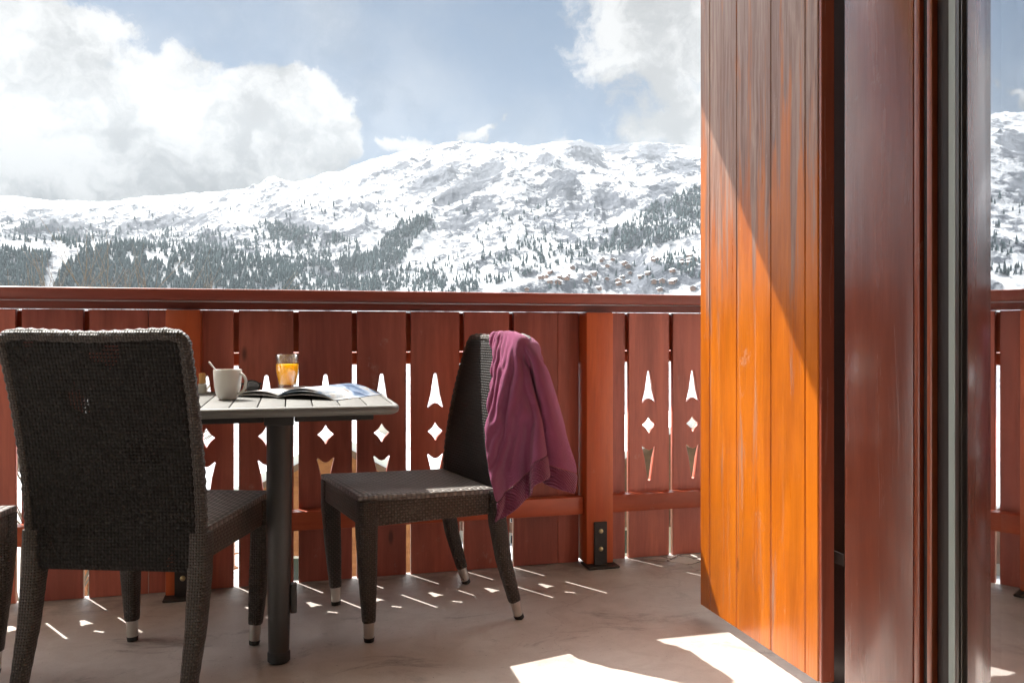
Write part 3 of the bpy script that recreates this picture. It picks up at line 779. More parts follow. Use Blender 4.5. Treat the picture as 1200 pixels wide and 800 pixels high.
# ------------------------------------------------------------------ door frame (fixed)
df = empty('door_frame', (0, 0, 0)); tag(df, 'red-brown lacquered door lining with stepped mouldings beside the shutter', 'door frame')
def fr(name, x0, x1, y0, y1, mat, bev=.002):
    bm = bmesh.new(); box(bm, x0, x1, y0, y1, -.001, 2.248, bev, 2); return done(name, bm, mat, df, smooth=30)
def yof(x, px):
    u = (px - 600) / 980; return x * (math.cos(YAW) - u * math.sin(YAW)) / (u * math.cos(YAW) + math.sin(YAW))
FE = FX + .075
fr('lining_board', FX, FE, yof(FX, 1070), yof(FX, 989), M_jamb, .003)
fr('moulding', FX - .006, FE, yof(FX - .006, 1077.5), yof(FX - .006, 1070) - .0012, M_jamb2, .002)
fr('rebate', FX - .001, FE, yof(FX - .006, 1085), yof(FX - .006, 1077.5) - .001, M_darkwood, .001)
fr('moulding', FX - .009, FE, yof(FX - .009, 1092), yof(FX - .009, 1085) - .001, M_jamb2, .002)
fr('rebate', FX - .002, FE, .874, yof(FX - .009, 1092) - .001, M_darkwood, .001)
bm = bmesh.new(); box(bm, -1.448, -1.37, .874, 1.08, -.001, 2.248, .003); done('side_lining', bm, M_jamb, df)
bm = bmesh.new(); box(bm, -1.368, FX - .012, .874, 1.08, 2.18, 2.248, .003); done('head_lining', bm, M_jamb, df)

# glazed leaf, opened into the room
ang = R(29.6)
leaf = empty('glazed_door', (.786, .868, .02), 0); tag(leaf, 'glazed balcony door leaf opened inwards, reflecting the mountain', 'door')
leaf.rotation_euler = (0, 0, -ang)   # local -Y runs along the leaf, local -X faces the view
LW = .72; LH = 2.14
def lf(name, x0, x1, t0, t1, z0, z1, mat, bev=.0015, parent=leaf):
    bm = bmesh.new(); box(bm, x0, x1, -t1, -t0, z0, z1, bev, 2); return done(name, bm, mat, parent, smooth=30)
lf('gasket', .004, .05, 0, .048, 0, LH, M_gasket)
fs = lf('stile', .000, .030, .0485, .066, 0, LH, M_alu)
lf('glazing_bead', .002, .028, .0665, .071, 0, LH, M_alu)
lf('stile', 0, .056, LW - .08, LW, 0, LH, M_jamb)
lf('bottom_rail', 0, .056, .0715, LW - .081, 0, .10, M_jamb)
lf('top_rail', 0, .056, .0715, LW - .081, LH - .08, LH, M_jamb)
mg, T, b = new_mat('window_glass'); T.n.remove(b)
gl = T.add('ShaderNodeBsdfGlossy'); gl.inputs['Roughness'].default_value = .0; gl.inputs['Color'].default_value = (.95, .97, 1, 1)
tr = T.add('ShaderNodeBsdfTransparent'); tr.inputs['Color'].default_value = (.93, .95, .94, 1)
fz = T.add('ShaderNodeFresnel'); fz.inputs['IOR'].default_value = 1.5
mx = T.add('ShaderNodeMixShader'); T.put(mx.inputs[0], T.math('ADD', T.math('MULTIPLY', fz.outputs[0], 1.3), .38, clamp=True)); T.l.new(tr.outputs[0], mx.inputs[1]); T.l.new(gl.outputs[0], mx.inputs[2])
T.l.new(mx.outputs[0], [n for n in T.n if n.type == 'OUTPUT_MATERIAL'][0].inputs[0])
def pane(x, t):
    bm = bmesh.new(); vs = [bm.verts.new(p) for p in ((x, -.0715, .101), (x, -(LW - .081), .101), (x, -(LW - .081), LH - .081), (x, -.0715, LH - .081))]; bm.faces.new(vs)
    return done('pane', bm, mg, leaf)
pane(.005, 0); pane(.021, 0)
# door handle on the free stile
bm = bmesh.new(); box(bm, -.008, -.0005, -(LW - .055), -(LW - .025), .95, 1.1, .003); tube(bm, [(-.008, -(LW - .04), 1.05), (-.05, -(LW - .04), 1.05), (-.052, -(LW - .16), 1.05)], .008, 10); done('handle', bm, M_steel, leaf)

# sheer curtain behind the leaf
bm = bmesh.new(); n = 90; A = []; B = []
for i in range(n + 1):
    t = i / n; x = .822 + .62 * t; y = .828 + .012 * math.sin(t * 34) + .010 * math.sin(t * 15 + 1)
    A.append(bm.verts.new((x, y + .006 * math.sin(t * 9), .03))); B.append(bm.verts.new((x, y, 2.35)))
for i in range(n): bm.faces.new((A[i], A[i + 1], B[i + 1], B[i]))
mc, T, b = new_mat('sheer_white_fabric'); b.inputs['Base Color'].default_value = (.82, .81, .79, 1); b.inputs['Roughness'].default_value = .9
T.put(b.inputs['Base Color'], T.mix(T.noise(T.add('ShaderNodeTexCoord').outputs['Object'], 300, 2), (.76, .75, .73), (.84, .83, .81)))
cur = done('curtain', bm, mc, smooth=True); md = cur.modifiers.new('s', 'SOLIDIFY'); md.thickness = .002
tag(cur, 'white curtain hanging in folds behind the glazed door', 'curtain')

# ------------------------------------------------------------------ wicker chair
def grid_shell(bm, nx, ny, fn, th, mat=0):
    """closed slab from a mid-surface fn(u,v)->Vector and its thickness function"""
    P = [[fn(i / nx, j / ny) for j in range(ny + 1)] for i in range(nx + 1)]
    def nrm(i, j):
        a = P[min(i + 1, nx)][j] - P[max(i - 1, 0)][j]; b = P[i][min(j + 1, ny)] - P[i][max(j - 1, 0)]; return a.cross(b).normalized()
    F = {}; Bk = {}
    for i in range(nx + 1):
        for j in range(ny + 1):
            n = nrm(i, j); t = th(i / nx, j / ny) / 2; F[i, j] = bm.verts.new(P[i][j] + n * t); Bk[i, j] = bm.verts.new(P[i][j] - n * t)
    for i in range(nx):
        for j in range(ny):
            bm.faces.new((F[i, j], F[i + 1, j], F[i + 1, j + 1], F[i, j + 1])); bm.faces.new((Bk[i, j], Bk[i, j + 1], Bk[i + 1, j + 1], Bk[i + 1, j]))
    for i in range(nx):
        bm.faces.new((F[i, 0], Bk[i, 0], Bk[i + 1, 0], F[i + 1, 0])); bm.faces.new((F[i, ny], F[i + 1, ny], Bk[i + 1, ny], Bk[i, ny]))
    for j in range(ny):
        bm.faces.new((F[0, j], F[0, j + 1], Bk[0, j + 1], Bk[0, j])); bm.faces.new((F[nx, j], Bk[nx, j], Bk[nx, j + 1], F[nx, j + 1]))
SW = .222  # half width
def back_pt(u, v):
    x = (u - .5) * 2 * (SW - .004 + .006 * v)
    z = .335 + v * (.578 - .006 * math.cos((u - .5) * PI)+ .006*abs(u-.5)*2)
    y = -.205 - .028 * max(0, (z - .44) / .49) - .085 * max(0, (z - .44) / .49) ** 1.7 + .012 * (abs(u - .5) * 2) ** 2 * v - .003
    z -= .016 * (abs(u - .5) * 2) ** 10 * v ** 6
    return Vector((x, y, z))
def make_chair(label, group):
    t = empty('wicker_chair'); tag(t, label, 'chair', group)
    bm = bmesh.new(); nx, ny = 28, 40
    def th(u, v):
        e = min(u, 1 - u) * 28; f = min(v, 1 - v) * 40; return .026 * min(1, .55 + .45 * min(e, f, 1))
    grid_shell(bm, nx, ny, back_pt, th); done('backrest', bm, M_wick, t, smooth=50, uv=True)
    # braided edge round the backrest
    bm = bmesh.new(); path = [back_pt(0, v / 50) for v in range(51)] + [back_pt(u / 30, 1) + Vector((0, 0, .002)) for u in range(1, 30)] + [back_pt(1, 1 - v / 50) for v in range(51)]
    rr = [.0145 + (.0028 if k % 2 else 0) for k in range(len(path))]; tube(bm, path, rr, 8); done('braided_edge', bm, M_wickleg, t, smooth=True, uv=True)
    # seat
    bm = bmesh.new(); nx = 22
    def top(u, v):
        x = (u - .5) * 2 * SW * (.975 + .025 * v); y = -.19 + .445 * v; d = math.sin(PI * u) * math.sin(PI * min(1, v * 1.02)); z = .452 - .014 * d - .014 * (1 - v)
        return Vector((x, y, z - .012))
    def tht(u, v): e = min(u, 1 - u, v, 1 - v) * nx; return .024 * min(1, .6 + .4 * e)
    grid_shell(bm, nx, nx, top, tht); done('seat', bm, M_seat, t, smooth=50, uv=True)
    bm = bmesh.new(); a = SW - .006
    box(bm, -a, a, .222, .250, .358, .434, .006, 2); box(bm, -a, -a + .028, -.188, .221, .352, .428, .006, 2); box(bm, a - .028, a, -.188, .221, .352, .428, .006, 2)
    done('seat_apron', bm, M_seat2, t, smooth=50, uv=True)
    for sx in (-1, 1):
        for fr_ in (1, 0):
            if fr_: pts = [(sx * .206, .226, .43), (sx * .206, .226, .34), (sx * .198, .220, .2), (sx * .190, .214, .062)]; rad = [.030, .030, .0255, .0185]; ft = (sx * .187, .212)
            else: pts = [(sx * .214, -.196, .43), (sx * .214, -.200, .33), (sx * .214, -.222, .2), (sx * .213, -.262, .062)]; rad = [.026, .026, .023, .018]; ft = (sx * .213, -.282)
            bm = bmesh.new(); P = []; Q = []
            for k in range(len(pts) - 1):
                for q in range(8): P.append(Vector(pts[k]).lerp(Vector(pts[k + 1]), q / 8)); Q.append(rad[k] + (rad[k + 1] - rad[k]) * q / 8 + (.0006 if q % 2 else 0))
            P.append(Vector(pts[-1])); Q.append(rad[-1]); tube(bm, P, Q, 16, sq=1.6)
            lg = done('leg', bm, M_wickleg, t, smooth=40, uv=True)
            bm = bmesh.new(); tube(bm, [pts[-1], ((pts[-1][0] + ft[0] * 2) / 3, (pts[-1][1] + ft[1] * 2) / 3, .014)], [.0172, .0155], 16); done('metal_cap', bm, M_steel, lg, smooth=40)
            bm = bmesh.new(); tube(bm, [((pts[-1][0] + ft[0] * 2) / 3, (pts[-1][1] + ft[1] * 2) / 3, .0138), (ft[0], ft[1], .001)], [.0165, .015], 14); done('rubber_foot', bm, M_black, lg, smooth=40)
    return t
grp = 'dark wicker chairs round the table'
c1 = make_chair('dark brown wicker chair with its back to the viewer, left of the table', grp)
c1.location = (-.352, 2.447, 0); c1.rotation_euler = (0, 0, -YAW - .08)
c2 = copy_tree(c1); c2['label'] = 'dark brown wicker chair right of the table with a purple sweater over its back'
c2.location = (.394, 2.751, 0); c2.scale = (1, 1, .985); c2.rotation_euler = (0, 0, R(90 + 12))
c3 = copy_tree(c1); c3['label'] = 'dark wicker chair of which only a front corner shows at the left picture edge'
c3.location = (-1.012, 2.386, 0); c3.rotation_euler = (0, 0, R(-98))

# ------------------------------------------------------------------ sweater
# rest shape of the knitted sheet (45 x 45 points, metres), settled over the chair back
# x steps, then y steps, then z steps from point to point, in fifths of a millimetre
CLOTH = [
    121, 69, 75, 64, 61, 63, 63, 58, 60, 61, 11, -17, -19, -13, 1, 40, 73, 73, 63, 37, 3, -31, -57, -69, -71, -69, -60, -37, -3, 37, 68, 77, 61, 37, 26, 23, 27, 33, 41, 52, 66, 75, 78, 73, 71,
    -1257, 47, 66, 73, 53, 50, 64, 59, 57, 63, 35, -7, -23, -16, 0, 35, 71, 73, 63, 35, 0, -33, -58, -69, -72, -67, -54, -28, 11, 48, 74, 73, 53, 32, 23, 21, 27, 35, 45, 58, 70, 77, 76, 71, 69,
    -1268, 54, 39, 65, 61, 38, 59, 61, 56, 61, 52, 8, -20, -20, -3, 32, 65, 74, 62, 33, -2, -36, -59, -70, -70, -64, -48, -16, 23, 59, 76, 67, 46, 28, 20, 20, 27, 39, 50, 63, 74, 76, 73, 69, 67,
    -1291, 55, 40, 45, 69, 40, 45, 61, 59, 55, 62, 26, -10, -22, -8, 26, 61, 74, 62, 32, -5, -40, -62, -69, -69, -60, -39, -4, 37, 67, 75, 60, 39, 23, 17, 20, 30, 43, 57, 68, 74, 74, 71, 66, 63,
    -1326, 58, 56, 29, 62, 55, 34, 54, 59, 53, 65, 45, 5, -23, -11, 19, 57, 73, 61, 32, -11, -43, -62, -70, -67, -54, -28, 9, 50, 72, 71, 52, 32, 19, 15, 21, 34, 49, 62, 72, 74, 71, 67, 61, 57,
    -1359, 59, 62, 33, 52, 59, 29, 54, 60, 53, 57, 58, 24, -7, -20, 10, 51, 71, 64, 28, -15, -45, -64, -69, -64, -48, -16, 25, 61, 73, 64, 44, 26, 14, 14, 24, 40, 56, 68, 72, 72, 67, 62, 55, 50,
    -1383, 58, 55, 54, 43, 59, 26, 44, 63, 54, 54, 61, 43, 6, -16, 1, 44, 71, 62, 25, -17, -50, -64, -67, -60, -39, -3, 40, 68, 71, 57, 35, 19, 10, 16, 30, 47, 63, 70, 72, 67, 62, 56, 48, 42,
    -1401, 61, 44, 48, 55, 62, 36, 33, 55, 61, 50, 61, 54, 26, -3, -11, 31, 71, 61, 23, -21, -52, -64, -65, -56, -28, 12, 54, 71, 67, 48, 27, 11, 9, 20, 38, 55, 68, 71, 68, 62, 56, 48, 40, 34,
    -1412, 58, 58, 39, 57, 56, 60, 22, 40, 59, 52, 56, 61, 44, 10, -12, 21, 67, 62, 17, -24, -53, -65, -63, -48, -14, 28, 62, 72, 59, 39, 18, 7, 10, 27, 47, 63, 70, 69, 63, 56, 48, 39, 32, 29,
    -1390, 30, 50, 64, 60, 34, 63, 52, 16, 44, 60, 48, 58, 58, 28, -4, 12, 58, 63, 18, -35, -53, -63, -59, -38, -1, 44, 69, 68, 50, 28, 10, 4, 16, 36, 57, 68, 69, 64, 57, 48, 40, 31, 25, 25,
    -1390, 67, 57, 15, 54, 62, 36, 62, 49, 13, 47, 59, 45, 61, 46, 25, -1, 41, 67, 14, -39, -53, -62, -55, -26, 15, 56, 71, 61, 40, 17, 5, 6, 23, 48, 65, 69, 66, 57, 49, 41, 31, 24, 23, 22,
    -1383, 56, 61, 57, 12, 49, 59, 37, 64, 43, 12, 48, 58, 45, 56, 48, 32, -2, 66, 15, -39, -54, -60, -48, -16, 34, 65, 68, 52, 28, 9, 2, 11, 36, 58, 69, 67, 58, 49, 42, 34, 27, 21, 22, 21,
    -1390, 59, 67, 35, 56, 43, 23, 58, 32, 54, 52, 10, 52, 47, 55, 55, 57, -13, 64, 13, -37, -55, -58, -40, 1, 50, 68, 63, 39, 18, 3, 2, 22, 50, 66, 67, 59, 51, 43, 36, 30, 25, 23, 23, 21,
    -1382, 55, 19, 59, 49, 56, 58, -14, 50, 56, 44, 49, 11, 55, 56, 56, 51, 28, 42, 23, -44, -54, -56, -28, 24, 60, 67, 52, 26, 9, 1, 8, 38, 62, 66, 61, 51, 44, 37, 33, 29, 28, 25, 25, 22,
    -1396, 63, 30, 16, 58, 58, 46, 48, -14, 52, 54, 48, 42, 26, 53, 57, 52, 40, 23, 42, -40, -54, -51, -13, 42, 66, 63, 37, 11, 4, 3, 22, 56, 66, 60, 53, 44, 39, 34, 32, 29, 28, 25, 21, 18,
    -1396, 46, 56, 46, 41, 18, 62, 45, 7, 9, 52, 47, 53, 51, 29, 59, 51, 40, 17, 53, -31, -56, -45, 9, 59, 66, 50, 17, 0, 2, 14, 48, 64, 61, 52, 45, 40, 36, 32, 30, 28, 25, 18, 12, 4,
    -1323, -19, 46, 53, 53, 49, 36, 39, 55, -15, 6, 52, 54, 48, 53, 48, 51, 43, 11, 61, -19, -57, -34, 30, 65, 67, 25, -2, -3, 11, 39, 62, 60, 52, 46, 41, 36, 34, 30, 27, 22, 15, 8, -1, -9,
    -1282, -10, 36, 43, 40, 48, 40, 49, 58, 48, -19, 9, 46, 59, 41, 49, 57, 46, 9, 67, -7, -55, -17, 54, 63, 44, 7, -11, 3, 32, 61, 59, 52, 47, 41, 38, 33, 30, 26, 19, 12, 3, -6, -13, -17,
    -1205, -8, 40, 67, 46, -16, 33, 44, 60, 54, 44, -19, 11, 49, 59, 37, 51, 55, 16, 65, 5, -50, 11, 58, 56, 17, -11, -7, 25, 58, 60, 52, 47, 42, 38, 34, 29, 22, 17, 8, -2, -11, -16, -20, -21,
    -1063, -43, 17, 63, 58, 8, -25, 38, 52, 54, 53, 42, -19, 19, 54, 58, 27, 50, 52, 27, 34, -34, 34, 62, 24, -9, -12, 13, 57, 60, 53, 47, 42, 38, 35, 28, 20, 12, 2, -8, -15, -19, -22, -21, -20,
    -976, 20, -33, 29, 59, 40, -27, 6, 35, 53, 42, 55, 44, -14, 31, 56, 53, 19, 53, 8, 56, 34, 33, 32, -8, -12, -4, 54, 60, 55, 47, 43, 39, 33, 26, 17, 5, -4, -14, -18, -22, -21, -20, -20, -19,
    -940, 58, 40, -31, 35, 56, 21, -27, 7, 38, 37, 47, 53, 48, 0, 29, 49, 51, -7, 54, 49, -9, 59, 41, 7, -32, 54, 59, 56, 47, 43, 37, 36, 22, 8, -4, -10, -17, -21, -21, -19, -19, -18, -17, -18,
    -878, 37, 62, 34, -38, 44, 59, 16, -34, 26, 24, 25, 55, 50, 48, 2, 32, 53, 1, 44, 12, 66, 60, 19, -36, 47, 59, 58, 49, 40, 37, 37, 15, -3, -13, -17, -20, -19, -18, -17, -16, -17, -17, -17, -18,
    -786, 6, 57, 55, 10, -32, 51, 57, 6, -28, 21, 21, 26, 50, 45, 54, -2, 47, 23, 55, 35, 60, 29, -32, 46, 57, 58, 42, 38, 35, 33, 0, -8, -17, -17, -18, -18, -17, -14, -14, -15, -17, -18, -17, -19,
    -647, -41, 21, 59, 49, -40, 10, 55, 51, 15, 20, 13, -18, 20, 26, 48, 30, 34, 31, 63, 58, 35, -21, 52, 57, 58, 10, 20, 21, 20, 23, 17, 5, -20, -23, -26, -31, -15, -13, -14, -17, -18, -18, -19, -18,
    -565, 24, -28, 38, 54, 27, -40, 13, 62, 21, -2, 55, 19, -22, 15, 25, 54, 21, 55, 42, 62, 0, 55, 57, 53, 39, 49, 36, 24, 17, -19, -31, -40, -29, -27, -22, -21, -22, -22, -17, -17, -17, -16, -16, -16,
    -508, 63, 17, -44, 28, 61, 21, -44, 18, 40, 19, 25, 60, 19, -16, 16, 25, 61, 10, 62, 66, 49, 56, 42, 44, 55, 7, 15, 40, -29, -35, -34, -36, -30, -28, -22, -21, -23, -20, -14, -15, -13, -14, -12, -10,
    -431, 27, 51, -16, -34, 57, 56, 12, -34, 52, 34, -11, 10, 60, 20, 16, 17, 10, 46, 59, 79, 58, 50, 52, 50, 39, 17, -42, -21, -21, -23, -19, -18, -13, 10, -13, -12, -28, -47, -24, -24, -24, -24, -13, -7,
    -359, 41, 10, -53, -13, 34, 52, 53, -7, -19, 58, 30, -27, 26, 28, 49, 13, 17, 53, 60, 65, 56, 55, 58, 51, 7, 1, 5, -11, -10, -21, -19, -20, -19, -45, -29, -19, 33, -11, -20, -23, -25, -45, -34, -26,
    -401, 51, 47, 4, -46, 7, 40, 52, 38, -42, 21, 59, 24, -16, 27, 39, 13, 42, 59, 67, 54, 58, 54, 47, 33, -26, -27, -15, -4, 22, -13, -14, -13, -10, -18, -27, -57, -18, 29, 8, 2, -7, -24, -48, -40,
    -426, 6, 47, 51, 26, 1, -52, 36, 53, 37, -39, 30, 62, 20, 0, 30, 25, 52, 62, 56, 57, 55, 55, 33, 11, -2, -5, -24, -57, -22, -11, -13, -12, -9, 15, -5, -12, -61, -29, 33, -3, -3, 20, 4, -53,
    -381, -22, -19, 4, 44, 51, 2, -37, 34, 52, 38, -18, 15, 51, -2, 36, 54, 59, 50, 52, 45, 58, 54, 9, -28, -7, 33, -1, -20, -55, -26, -24, -23, -21, -13, -8, 12, 0, -59, -19, -1, -3, 8, 49, 30,
    -398, 20, -8, -54, -18, 43, 49, 28, -25, 33, 52, 24, 7, -18, 45, 49, 53, 54, 50, 44, 38, 58, 32, 40, -6, -50, -21, -6, 46, -7, -28, -26, -33, -27, -27, -29, -19, 57, -33, -49, -33, -20, -10, 20, 35,
    -368, 57, 22, -45, -44, 29, 56, 53, 19, -36, 0, 22, 56, 44, 31, 51, 21, 51, 55, 46, 52, 45, 5, -3, 36, 7, -31, -48, -10, 41, 6, -12, -22, -20, -24, -27, -46, -7, 42, -28, -39, -32, -40, -31, -16,
    -285, 8, 52, 19, -51, 6, 32, 33, 52, 19, 5, -20, 47, 45, 57, 45, 44, 15, 51, 57, 46, 1, -3, -10, 11, 48, 18, -29, -58, -9, 31, -5, -11, -4, -7, -9, -34, -54, -19, 41, 10, -40, -38, -27, -27,
    -298, 1, -40, 58, 44, 3, -47, 17, 38, 34, 53, 42, 26, 49, 8, 41, 39, 55, 5, 46, 58, 17, 6, -16, -36, 14, 50, 0, -44, -54, -18, 3, -16, -3, 1, 29, 6, -9, -53, 0, 47, -5, -23, -26, -32,
    -429, 55, 11, -21, 47, 46, 19, -33, 30, 48, 49, 38, 44, 22, 45, 1, 50, 49, 44, 37, 14, 18, 11, -14, -50, -17, 24, 44, -20, -54, -36, 44, -8, -46, -26, -13, -7, 40, 21, 1, -50, -17, -9, 45, 24,
    -495, 33, 61, 9, -32, 38, 38, 45, -9, 45, 19, 40, 50, 31, 27, 46, 45, 40, 47, -8, -32, 3, 42, 22, -18, -54, -12, 35, 31, -31, -58, -3, 36, 5, -23, -27, -48, -26, 20, 43, -1, -45, -5, 26, 51,
    -481, 49, 35, 51, 3, -31, 44, 32, 46, 11, 51, 4, 40, 42, 48, 14, 35, 50, -9, 45, -5, -51, -3, 45, 16, -28, -53, -3, 46, 4, -52, -35, 4, 32, 1, 0, -14, -52, -43, 15, 48, 11, -29, 14, 29,
    -446, 30, 48, -5, 50, 46, 8, 43, 7, 39, 33, 48, 1, 48, 54, 53, -29, 55, -48, -10, 39, -2, -56, 15, 41, 7, -58, -33, 21, 39, 4, -56, -31, -1, 3, -6, 43, 4, -54, -38, 14, 32, 24, 37, 39,
    -438, 4, 36, 43, 43, 45, -4, 46, 16, 0, 46, 28, 40, 47, 45, 37, 4, -5, -19, -60, -7, 46, -3, -54, -4, 41, 9, -55, -30, 15, 47, 7, -54, -14, -10, -5, 22, 53, -25, -43, 0, 53, 35, 34, 23,
    -439, 39, 21, 46, 23, 42, 8, 41, 30, -11, 23, 40, 20, 34, 51, 12, -51, -11, 49, 1, -53, -14, 49, -4, -54, -9, 49, -9, -56, -20, 16, 49, 21, 9, -16, -40, -10, 57, 24, -43, -40, 12, 53, 46, 36,
    -420, 9, 46, 36, 46, 21, 36, 10, 52, 19, -14, 32, 49, -40, 4, 48, 18, -52, -7, 52, -2, -47, -23, 49, -17, -49, 0, 55, -25, -49, -13, 15, 18, 53, 40, -7, -40, -17, 54, 13, -43, -41, 23, 50, 49,
    -316, -25, -1, 41, 30, 45, 29, 35, 17, 44, 20, 23, 18, -17, -50, 11, 56, 8, -49, -12, 49, -15, -52, -19, 49, 8, -50, -4, 54, -4, -38, 40, -31, -7, 42, 52, -2, -46, -13, 51, 3, -46, -30, 26, 53,
    -228, -5, -31, 3, 50, 37, 26, 3, 17, 36, 2, -9, 35, 17, 20, -46, 35, 49, -10, -48, -28, 43, -33, -48, 5, 50, 10, -49, 6, 51, 29, 11, -5, -36, -18, 45, 48, -8, -47, -20, 47, -23, -48, -6, 6,
    442, 15, -14, -27, -26, -15, 8, 22, 17, -18, -71, -67, -64, -66, -66, -56, -14, 17, 44, 70, 80, 74, 58, 41, 36, 39, 54, 70, 80, 70, 39, -8, -47, -65, -72, -72, -72, -70, -66, -58, -43, -20, 5, 23, 29,
    149, 43, 25, -8, -39, -35, -3, 25, 23, -2, -58, -69, -63, -63, -66, -58, -21, 15, 44, 70, 80, 72, 55, 41, 35, 42, 57, 74, 78, 62, 22, -22, -53, -68, -71, -73, -70, -68, -62, -51, -32, -10, 13, 26, 31,
    91, 35, 53, 24, -29, -47, -21, 14, 30, 13, -38, -67, -63, -62, -66, -57, -30, 13, 44, 69, 79, 70, 53, 39, 35, 45, 62, 77, 75, 49, 6, -34, -58, -69, -72, -71, -70, -64, -56, -43, -21, 1, 19, 30, 34,
    47, 32, 48, 50, -2, -51, -39, 0, 21, 30, -16, -60, -66, -60, -62, -60, -33, 7, 45, 69, 77, 68, 48, 37, 38, 49, 68, 77, 68, 34, -8, -44, -62, -70, -71, -71, -68, -60, -49, -32, -9, 11, 25, 33, 39,
    15, 30, 35, 57, 23, -37, -53, -19, 13, 32, 3, -44, -64, -62, -62, -61, -36, 4, 43, 70, 75, 65, 47, 35, 39, 55, 72, 76, 58, 18, -22, -51, -65, -70, -72, -70, -64, -55, -39, -20, 3, 19, 31, 38, 45,
    -10, 24, 20, 57, 38, -25, -57, -31, 3, 22, 25, -26, -58, -63, -60, -62, -42, 2, 40, 70, 75, 61, 43, 35, 43, 60, 75, 72, 45, 2, -34, -57, -67, -71, -71, -68, -60, -46, -28, -7, 13, 27, 37, 44, 50,
    -41, 23, 21, 34, 54, -12, -58, -38, -11, 25, 24, -7, -47, -62, -59, -62, -48, -1, 37, 71, 73, 57, 41, 36, 47, 65, 76, 64, 29, -12, -44, -62, -68, -71, -70, -65, -54, -36, -14, 6, 22, 35, 43, 50, 54,
    -81, 9, 50, 40, 27, 2, -55, -46, -23, 13, 30, 8, -28, -57, -60, -61, -54, -8, 37, 69, 73, 54, 38, 38, 52, 69, 74, 52, 13, -26, -51, -65, -69, -70, -68, -61, -44, -23, -1, 18, 31, 41, 49, 54, 57,
    -102, -8, 21, 53, 24, 19, -27, -57, -41, -7, 32, 15, -8, -43, -60, -59, -58, -20, 38, 70, 68, 52, 35, 41, 57, 74, 68, 39, -5, -37, -58, -67, -69, -69, -65, -53, -32, -8, 13, 28, 39, 48, 53, 57, 57,
    -81, -34, -18, 6, 21, 47, 8, -32, -56, -37, 3, 32, 10, -22, -52, -60, -59, -32, 34, 71, 64, 47, 38, 44, 64, 74, 59, 21, -19, -47, -63, -68, -68, -68, -59, -42, -17, 8, 25, 38, 45, 53, 56, 57, 58,
    -95, 0, -13, -41, -24, 14, 44, 6, -33, -55, -34, 3, 34, 6, -36, -55, -60, -46, 28, 72, 62, 44, 39, 49, 68, 71, 44, 5, -33, -55, -65, -68, -68, -64, -50, -27, 1, 22, 36, 45, 50, 55, 57, 58, 57,
    -179, 27, 10, 8, -52, -25, 0, 44, 3, -36, -54, -30, 8, 37, -18, -34, -52, -58, 11, 72, 61, 44, 38, 52, 71, 63, 29, -12, -45, -61, -65, -67, -66, -59, -36, -7, 18, 33, 44, 50, 53, 56, 57, 57, 57,
    -223, -4, -4, 49, 5, -32, -49, -13, 47, -9, -21, -55, -21, 34, -13, -18, -26, -56, -12, 69, 63, 41, 40, 57, 71, 51, 10, -28, -54, -64, -65, -66, -63, -46, -16, 13, 31, 43, 48, 53, 54, 56, 56, 56, 56,
    -207, -1, -51, -4, 32, 6, -19, -67, -7, -3, 34, -19, -56, -15, -12, -15, 44, -42, -43, 68, 56, 40, 41, 64, 65, 35, -7, -42, -60, -65, -65, -65, -54, -26, 7, 29, 41, 47, 52, 53, 54, 55, 54, 55, 55,
    -226, 12, -41, -48, -15, 1, 47, -40, -49, -11, 16, 25, -33, -48, -20, 9, 45, -34, -53, 57, 58, 39, 43, 69, 54, 14, -23, -54, -63, -64, -64, -60, -35, 1, 25, 38, 46, 51, 52, 53, 54, 54, 54, 55, 55,
    -247, -36, 26, -33, -25, -46, -4, 55, -46, -46, -8, 33, -12, -18, -44, 11, 43, -32, -55, 45, 61, 38, 45, 67, 34, 2, -40, -62, -63, -63, -63, -43, -6, 22, 36, 44, 49, 51, 53, 53, 53, 55, 55, 55, 54,
    -252, -55, -29, -7, 2, -16, -52, 57, -3, -43, -48, -17, -9, 31, -2, -17, 36, -25, -57, 29, 66, 34, 55, 52, -4, 10, -58, -62, -62, -62, -52, -12, 18, 34, 42, 46, 50, 51, 53, 54, 55, 55, 54, 52, 47,
    -264, -56, -43, -19, -33, -28, 42, 21, 3, -18, -41, -49, -25, 0, 42, 20, 6, -19, -56, 9, 69, 39, 60, 29, 5, -42, -57, -61, -61, -55, -20, 16, 32, 39, 44, 48, 50, 52, 54, 55, 55, 53, 49, 44, 36,
    -264, -53, -46, 20, -36, -38, -27, 36, 8, 1, -20, -42, -48, -21, 12, 44, 22, -6, -50, -12, 67, 44, 61, 17, -27, -59, -54, -61, -57, -25, 13, 29, 37, 42, 45, 48, 51, 54, 55, 54, 52, 45, 39, 32, 25,
    -272, -13, -53, 22, -19, -47, -30, -26, 19, 13, 5, -24, -41, -45, -17, 8, 51, 30, -21, -46, 55, 55, 54, -10, -53, -57, -57, -60, -28, 9, 27, 36, 40, 42, 46, 50, 53, 54, 53, 48, 41, 33, 25, 20, 16,
    -200, -45, -18, -43, 24, -30, -32, -41, -29, -10, 32, 7, -20, -43, -40, -11, 9, 61, 20, -58, 28, 58, 62, -56, -56, -56, -60, -29, 4, 24, 34, 38, 43, 44, 48, 52, 52, 49, 43, 34, 25, 18, 15, 12, 10,
    -168, -1, -30, -24, -34, 28, -40, -25, -40, -29, -27, 33, 7, -13, -46, -37, -16, 32, 66, -6, 4, 61, -33, -49, -57, -49, -33, -1, 19, 34, 38, 39, 44, 49, 50, 46, 43, 36, 24, 17, 11, 9, 8, 10, 8,
    -90, -40, 11, -27, -27, -23, 20, -40, -20, -28, -39, -34, 2, 29, -6, -50, -34, 19, 66, -30, 59, -7, -26, -63, -43, -37, -10, 9, 31, 40, 44, 42, 49, 47, 39, 33, 22, 16, 10, 6, 5, 5, 7, 8, 11,
